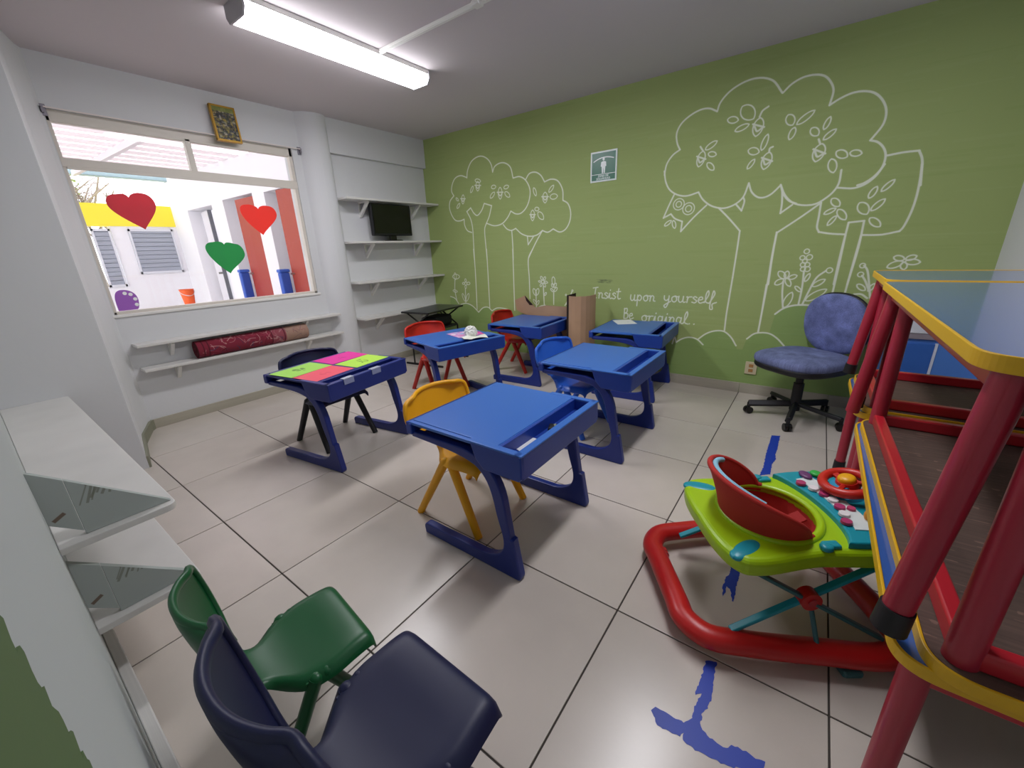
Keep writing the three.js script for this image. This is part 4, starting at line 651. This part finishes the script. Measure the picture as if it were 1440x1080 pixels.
// ---------------------------------------------------------------- baby walker: local +x is where the child looks
{
  const t = thing('baby_walker', 'lime green and red baby walker with a toy steering wheel', 'baby walker', [2.776, 0, 2.314], 0.6);
  const red = phys(0xc01c1c, 0.35), lime = phys(0xa4cc12, 0.34), teal = phys(0x1796a8, 0.35), seatRed = phys(0xb42a24, 0.85, { sheen: 0.3, side: THREE.DoubleSide }), grey = phys(0x386a70, 0.4);
  // base ring
  const ringPts = [[-0.26, 0.06, 0.1], [-0.26, 0.06, 0.17], [-0.215, 0.06, 0.235], [-0.1, 0.058, 0.262], [0.1, 0.055, 0.285], [0.27, 0.055, 0.3], [0.35, 0.055, 0.27], [0.375, 0.055, 0.16], [0.38, 0.055, 0]];
  const ring = [...ringPts, ...[...ringPts].reverse().slice(1).map(([x, y, z]) => [x, y, -z])];
  const rc = new THREE.CatmullRomCurve3(ring.map((p) => V(...p)), true, 'centripetal'), rg = new THREE.TubeGeometry(rc, 160, 0.039, 14, true);
  rg.translate(-0.045, -0.058, -0.02).scale(1, 0.85, 1).translate(0, 0.06, 0); obj('base_ring', rg, red, t);
  for (const [x, z] of [[-0.26, 0.15], [-0.26, -0.19], [0.26, 0.25], [0.26, -0.28], [0.0, 0.245]]) obj('caster', [new THREE.CylinderGeometry(0.02, 0.02, 0.014, 18).rotateX(Math.PI / 2).translate(x, 0.02, z - 0.009), new THREE.CylinderGeometry(0.02, 0.02, 0.014, 18).rotateX(Math.PI / 2).translate(x, 0.02, z + 0.009), bar([x, 0.02, z], [x, 0.045, z], 0.01)], red, t);
  for (const z of [0.275, -0.275]) obj('brake_pad', bx(0.06, 0.024, 0.045, 0.13, 0.0135, z + 0.012 * Math.sign(z), 0.01), grey, t);
  // crossed struts on both sides
  for (const s of [1, -1]) {
    obj('strut', slab([-0.19, 0.085, 0.215 * s], [0.25, 0.315, 0.185 * s], 0.012, 0.024, 0.004), teal, t); obj('strut', slab([0.24, 0.085, 0.245 * s], [-0.19, 0.315, 0.175 * s], 0.012, 0.024, 0.004), grey, t);
    obj('strut_hub', new THREE.CylinderGeometry(0.03, 0.03, 0.036, 24).rotateX(Math.PI / 2).translate(0.03, 0.2, 0.206 * s), red, t);
    obj('strut_hub', new THREE.CylinderGeometry(0.012, 0.012, 0.044, 16).rotateX(Math.PI / 2).translate(0.03, 0.2, 0.206 * s), M.frameRed, t);
    obj('height_rod', bar([0.04, 0.085, 0.262 * s], [0.04, 0.17, 0.212 * s], 0.007), grey, t);
  }
  // tray with the seat opening
  const o = new THREE.Shape(); o.moveTo(-0.225, 0); o.bezierCurveTo(-0.23, 0.12, -0.215, 0.2, -0.17, 0.222); o.bezierCurveTo(-0.1, 0.24, -0.02, 0.205, 0.06, 0.205); o.bezierCurveTo(0.2, 0.215, 0.3, 0.24, 0.345, 0.17); o.bezierCurveTo(0.37, 0.1, 0.37, -0.1, 0.345, -0.17); o.bezierCurveTo(0.3, -0.24, 0.2, -0.215, 0.06, -0.205); o.bezierCurveTo(-0.02, -0.205, -0.1, -0.24, -0.17, -0.222); o.bezierCurveTo(-0.215, -0.2, -0.23, -0.12, -0.225, 0);
  const hole = new THREE.Path(); hole.absellipse(0.0, 0, 0.135, 0.15, 0, Math.PI * 2); o.holes.push(hole);
  const up = (s, d, b) => ext(s, d, b, 16, 4).rotateX(-Math.PI / 2), tray = obj('tray', up(o, 0.062, 0.02), lime, t, [0, 0.3, 0], [0, 0, 0.05]);
  obj('opening_rim', new THREE.TorusGeometry(1, 0.09, 12, 60).rotateX(Math.PI / 2).scale(0.142, 0.12, 0.157), lime, tray, [0, 0.062, 0]);
  for (const s of [1, -1]) { obj('bumper', cushion(0.125, 0.026, 0.06, [0.9, 0.7], 24).rotateY(0.5 * s), teal, tray, [-0.15, 0.052, 0.166 * s]); obj('tray_clip', [bx(0.045, 0.014, 0.03, 0.085, 0.066, 0.178 * s, 0.006), cushion(0.035, 0.02, 0.035, [0.9, 0.6], 16).translate(0.065, 0.068, 0.188 * s)], teal, tray); }
  // seat: high-backed fabric shell around the rear of the opening, sling below
  const SP = [], SI = [], NA = 40, NR = 8;
  for (let j = 0; j <= NR; j++) for (let i = 0; i <= NA; i++) { const a = Math.PI + (i / NA - 0.5) * 3.9, k = Math.max(0, Math.cos((i / NA - 0.5) * 3.3)), top = 0.02 + 0.145 * k ** 0.7, y = 0.35 + top * j / NR, r = 0.143 + 0.05 * (j / NR) ** 1.4 * k; SP.push(r * Math.cos(a), y, r * 1.06 * Math.sin(a)); }
  for (let j = 0; j < NR; j++) for (let i = 0; i < NA; i++) { const a = j * (NA + 1) + i, b = a + NA + 1; SI.push(a, b, b + 1, a, b + 1, a + 1); }
  const shell = (off) => { const g = new THREE.BufferGeometry(); g.setAttribute('position', new THREE.Float32BufferAttribute(SP, 3)); g.setIndex(SI); g.computeVertexNormals(); const p = g.attributes.position, n = g.attributes.normal; for (let i = 0; i < p.count; i++) p.setXYZ(i, p.getX(i) + n.getX(i) * off, p.getY(i) + n.getY(i) * off, p.getZ(i) + n.getZ(i) * off); return g; };
  const topPts = Array.from({ length: NA + 1 }, (_, i) => SP.slice((NR * (NA + 1) + i) * 3, (NR * (NA + 1) + i) * 3 + 3));
  obj('seat_back', [shell(0.007), shell(-0.007), pipe(topPts, 0.009, 80)], seatRed, t);
  obj('seat_trim', pipe(topPts.slice(11, 30).map(([x, y, z]) => [x * 0.93 + 0.004, y - 0.006, z * 0.93]), 0.0095, 60), std(0x8fc4dc, 0.8), t);
  const sling = new THREE.LatheGeometry([[0.138, 0.345], [0.13, 0.3], [0.11, 0.24], [0.07, 0.2], [0.0, 0.19]].map((p) => new THREE.Vector2(...p)), 36).scale(0.97, 1, 1.06); obj('seat_sling', sling, seatRed, t);
  obj('seat_strap', [slab([-0.09, 0.235, 0], [0.118, 0.34, 0], 0.006, 0.05, 0.002)], phys(0xa0211f, 0.85), t);
  // toy panel, wheel, keys
  const ps = new THREE.Shape(); ps.moveTo(0.125, 0.19); ps.bezierCurveTo(0.18, 0.12, 0.19, -0.12, 0.125, -0.19); ps.bezierCurveTo(0.2, -0.205, 0.3, -0.2, 0.325, -0.15); ps.bezierCurveTo(0.345, -0.08, 0.345, 0.08, 0.325, 0.15); ps.bezierCurveTo(0.3, 0.2, 0.2, 0.205, 0.125, 0.19);
  obj('toy_panel', up(ps, 0.026, 0.006), teal, tray, [0, 0.056, 0]);
  const kb = new THREE.Shape(); kb.moveTo(0.178, 0.14); kb.bezierCurveTo(0.205, 0.08, 0.205, -0.08, 0.178, -0.14); kb.lineTo(0.235, -0.15); kb.bezierCurveTo(0.255, -0.08, 0.255, 0.08, 0.235, 0.15); kb.closePath();
  obj('key_plate', up(kb, 0.004, 0.001), std(0xd9e2e0, 0.5), tray, [0, 0.0815, 0]);
  for (let i = 0; i < 7; i++) { const z = -0.108 + i * 0.036, x = 0.2 - 0.12 * (z / 0.2) ** 2 + 0.004; obj('piano_key', [new THREE.CylinderGeometry(0.0145, 0.0155, 0.008, 18).translate(x + 0.006, 0.089, z)], i % 2 ? phys(0xe8e4e6, 0.4) : phys(0xb23a6c, 0.4), tray); if (i % 3 === 1) obj('piano_key', new THREE.CylinderGeometry(0.011, 0.012, 0.008, 16).translate(x + 0.033, 0.089, z + 0.012), phys(0xc0446a, 0.4), tray); }
  const col = obj('wheel_column', [new THREE.CylinderGeometry(0.05, 0.07, 0.035, 32).translate(0, 0.0, 0), new THREE.CylinderGeometry(0.03, 0.035, 0.03, 24).translate(0, 0.03, 0)], phys(0x2a92b8, 0.35), tray, [0.27, 0.075, -0.045], [0, 0, 0.2]);
  const wheel = obj('steering_wheel', [new THREE.TorusGeometry(0.066, 0.015, 14, 48).rotateX(Math.PI / 2), ...[0.5, 2.6, 4.7].map((a) => slab([0, 0, 0], [0.064 * Math.cos(a), 0, 0.064 * Math.sin(a)], 0.02, 0.014, 0.004)), new THREE.CylinderGeometry(0.03, 0.034, 0.02, 28)], phys(0xc8281e, 0.35), t, [0.275, 0.436, -0.045], [0, 0, 0.22]);
  obj('wheel_button', cushion(0.052, 0.03, 0.052, [1, 0.6], 24), phys(0xe8a814, 0.35), wheel, [0, 0.013, 0]);
  obj('toy_knob', [cushion(0.032, 0.03, 0.032, [1, 0.6], 18).translate(0.25, 0.098, 0.1), bar([0.25, 0.08, 0.1], [0.25, 0.098, 0.1], 0.01)], phys(0xd8902a, 0.4), tray);
  obj('toy_knob', [cushion(0.05, 0.05, 0.045, [1, 0.7], 18).translate(0.315, 0.09, 0.08)], phys(0xe8c828, 0.4), tray);
  obj('toy_knob', [cushion(0.035, 0.014, 0.055, [1, 0.6], 18).translate(0.22, 0.09, -0.155)], phys(0x6a3a6c, 0.4), tray); obj('toy_knob', [cushion(0.035, 0.014, 0.04, [1, 0.6], 18).translate(0.26, 0.09, -0.16)], phys(0x38b048, 0.4), tray);
}
// ---------------------------------------------------------------- worn blue floor tape
{
  const m = std(0x1d3fb0, 0.45), rag = (p) => { const o = []; for (let i = 0; i < p.length; i += 2) { const x0 = p[i], y0 = p[i + 1], x1 = p[(i + 2) % p.length], y1 = p[(i + 3) % p.length], n = Math.max(1, Math.round(Math.hypot(x1 - x0, y1 - y0) / 0.007)); for (let k = 0; k < n; k++) o.push(x0 + (x1 - x0) * k / n + rr(-0.0022, 0.0022), -(y0 + (y1 - y0) * k / n + rr(-0.0022, 0.0022))); } return o; },
    tape = (label, p) => tag(obj('floor_tape', ext(poly(rag(p)), 0.0006).rotateX(-Math.PI / 2), m, null, [0, 0.0002, 0]), label, 'tape');
  tape('torn L-shaped blue tape on the floor, nearest the camera', [2.696, 2.671, 2.724, 2.66, 2.726, 2.727, 2.731, 2.738, 2.733, 2.789, 2.729, 2.817, 2.72, 2.836, 2.723, 2.875, 2.743, 2.887, 2.762, 2.889, 2.79, 2.891, 2.797, 2.873, 2.832, 2.87, 2.85, 2.873, 2.872, 2.867, 2.868, 2.889, 2.805, 2.928, 2.762, 2.934, 2.725, 2.939, 2.693, 2.935, 2.69, 2.915, 2.684, 2.928, 2.666, 2.935, 2.65, 2.934, 2.631, 2.939, 2.605, 2.909, 2.611, 2.893, 2.638, 2.893, 2.684, 2.89, 2.701, 2.867, 2.698, 2.839, 2.7, 2.825, 2.706, 2.782, 2.693, 2.798, 2.693, 2.771, 2.695, 2.735]);
  tape('ragged blue tape end on the floor under the baby walker', [2.688, 2.161, 2.728, 2.159, 2.724, 2.307, 2.729, 2.385, 2.723, 2.389, 2.71, 2.33, 2.697, 2.325, 2.696, 2.347, 2.694, 2.382, 2.682, 2.335, 2.685, 2.304, 2.684, 2.275, 2.694, 2.253]);
  tape('straight blue tape strip on the floor between baby walker and office chair', [2.71, 0.803, 2.756, 0.784, 2.757, 1.0, 2.752, 1.078, 2.76, 1.145, 2.748, 1.222, 2.75, 1.349, 2.704, 1.394, 2.71, 1.279, 2.706, 1.107]);
}
renderer.render(scene, camera);
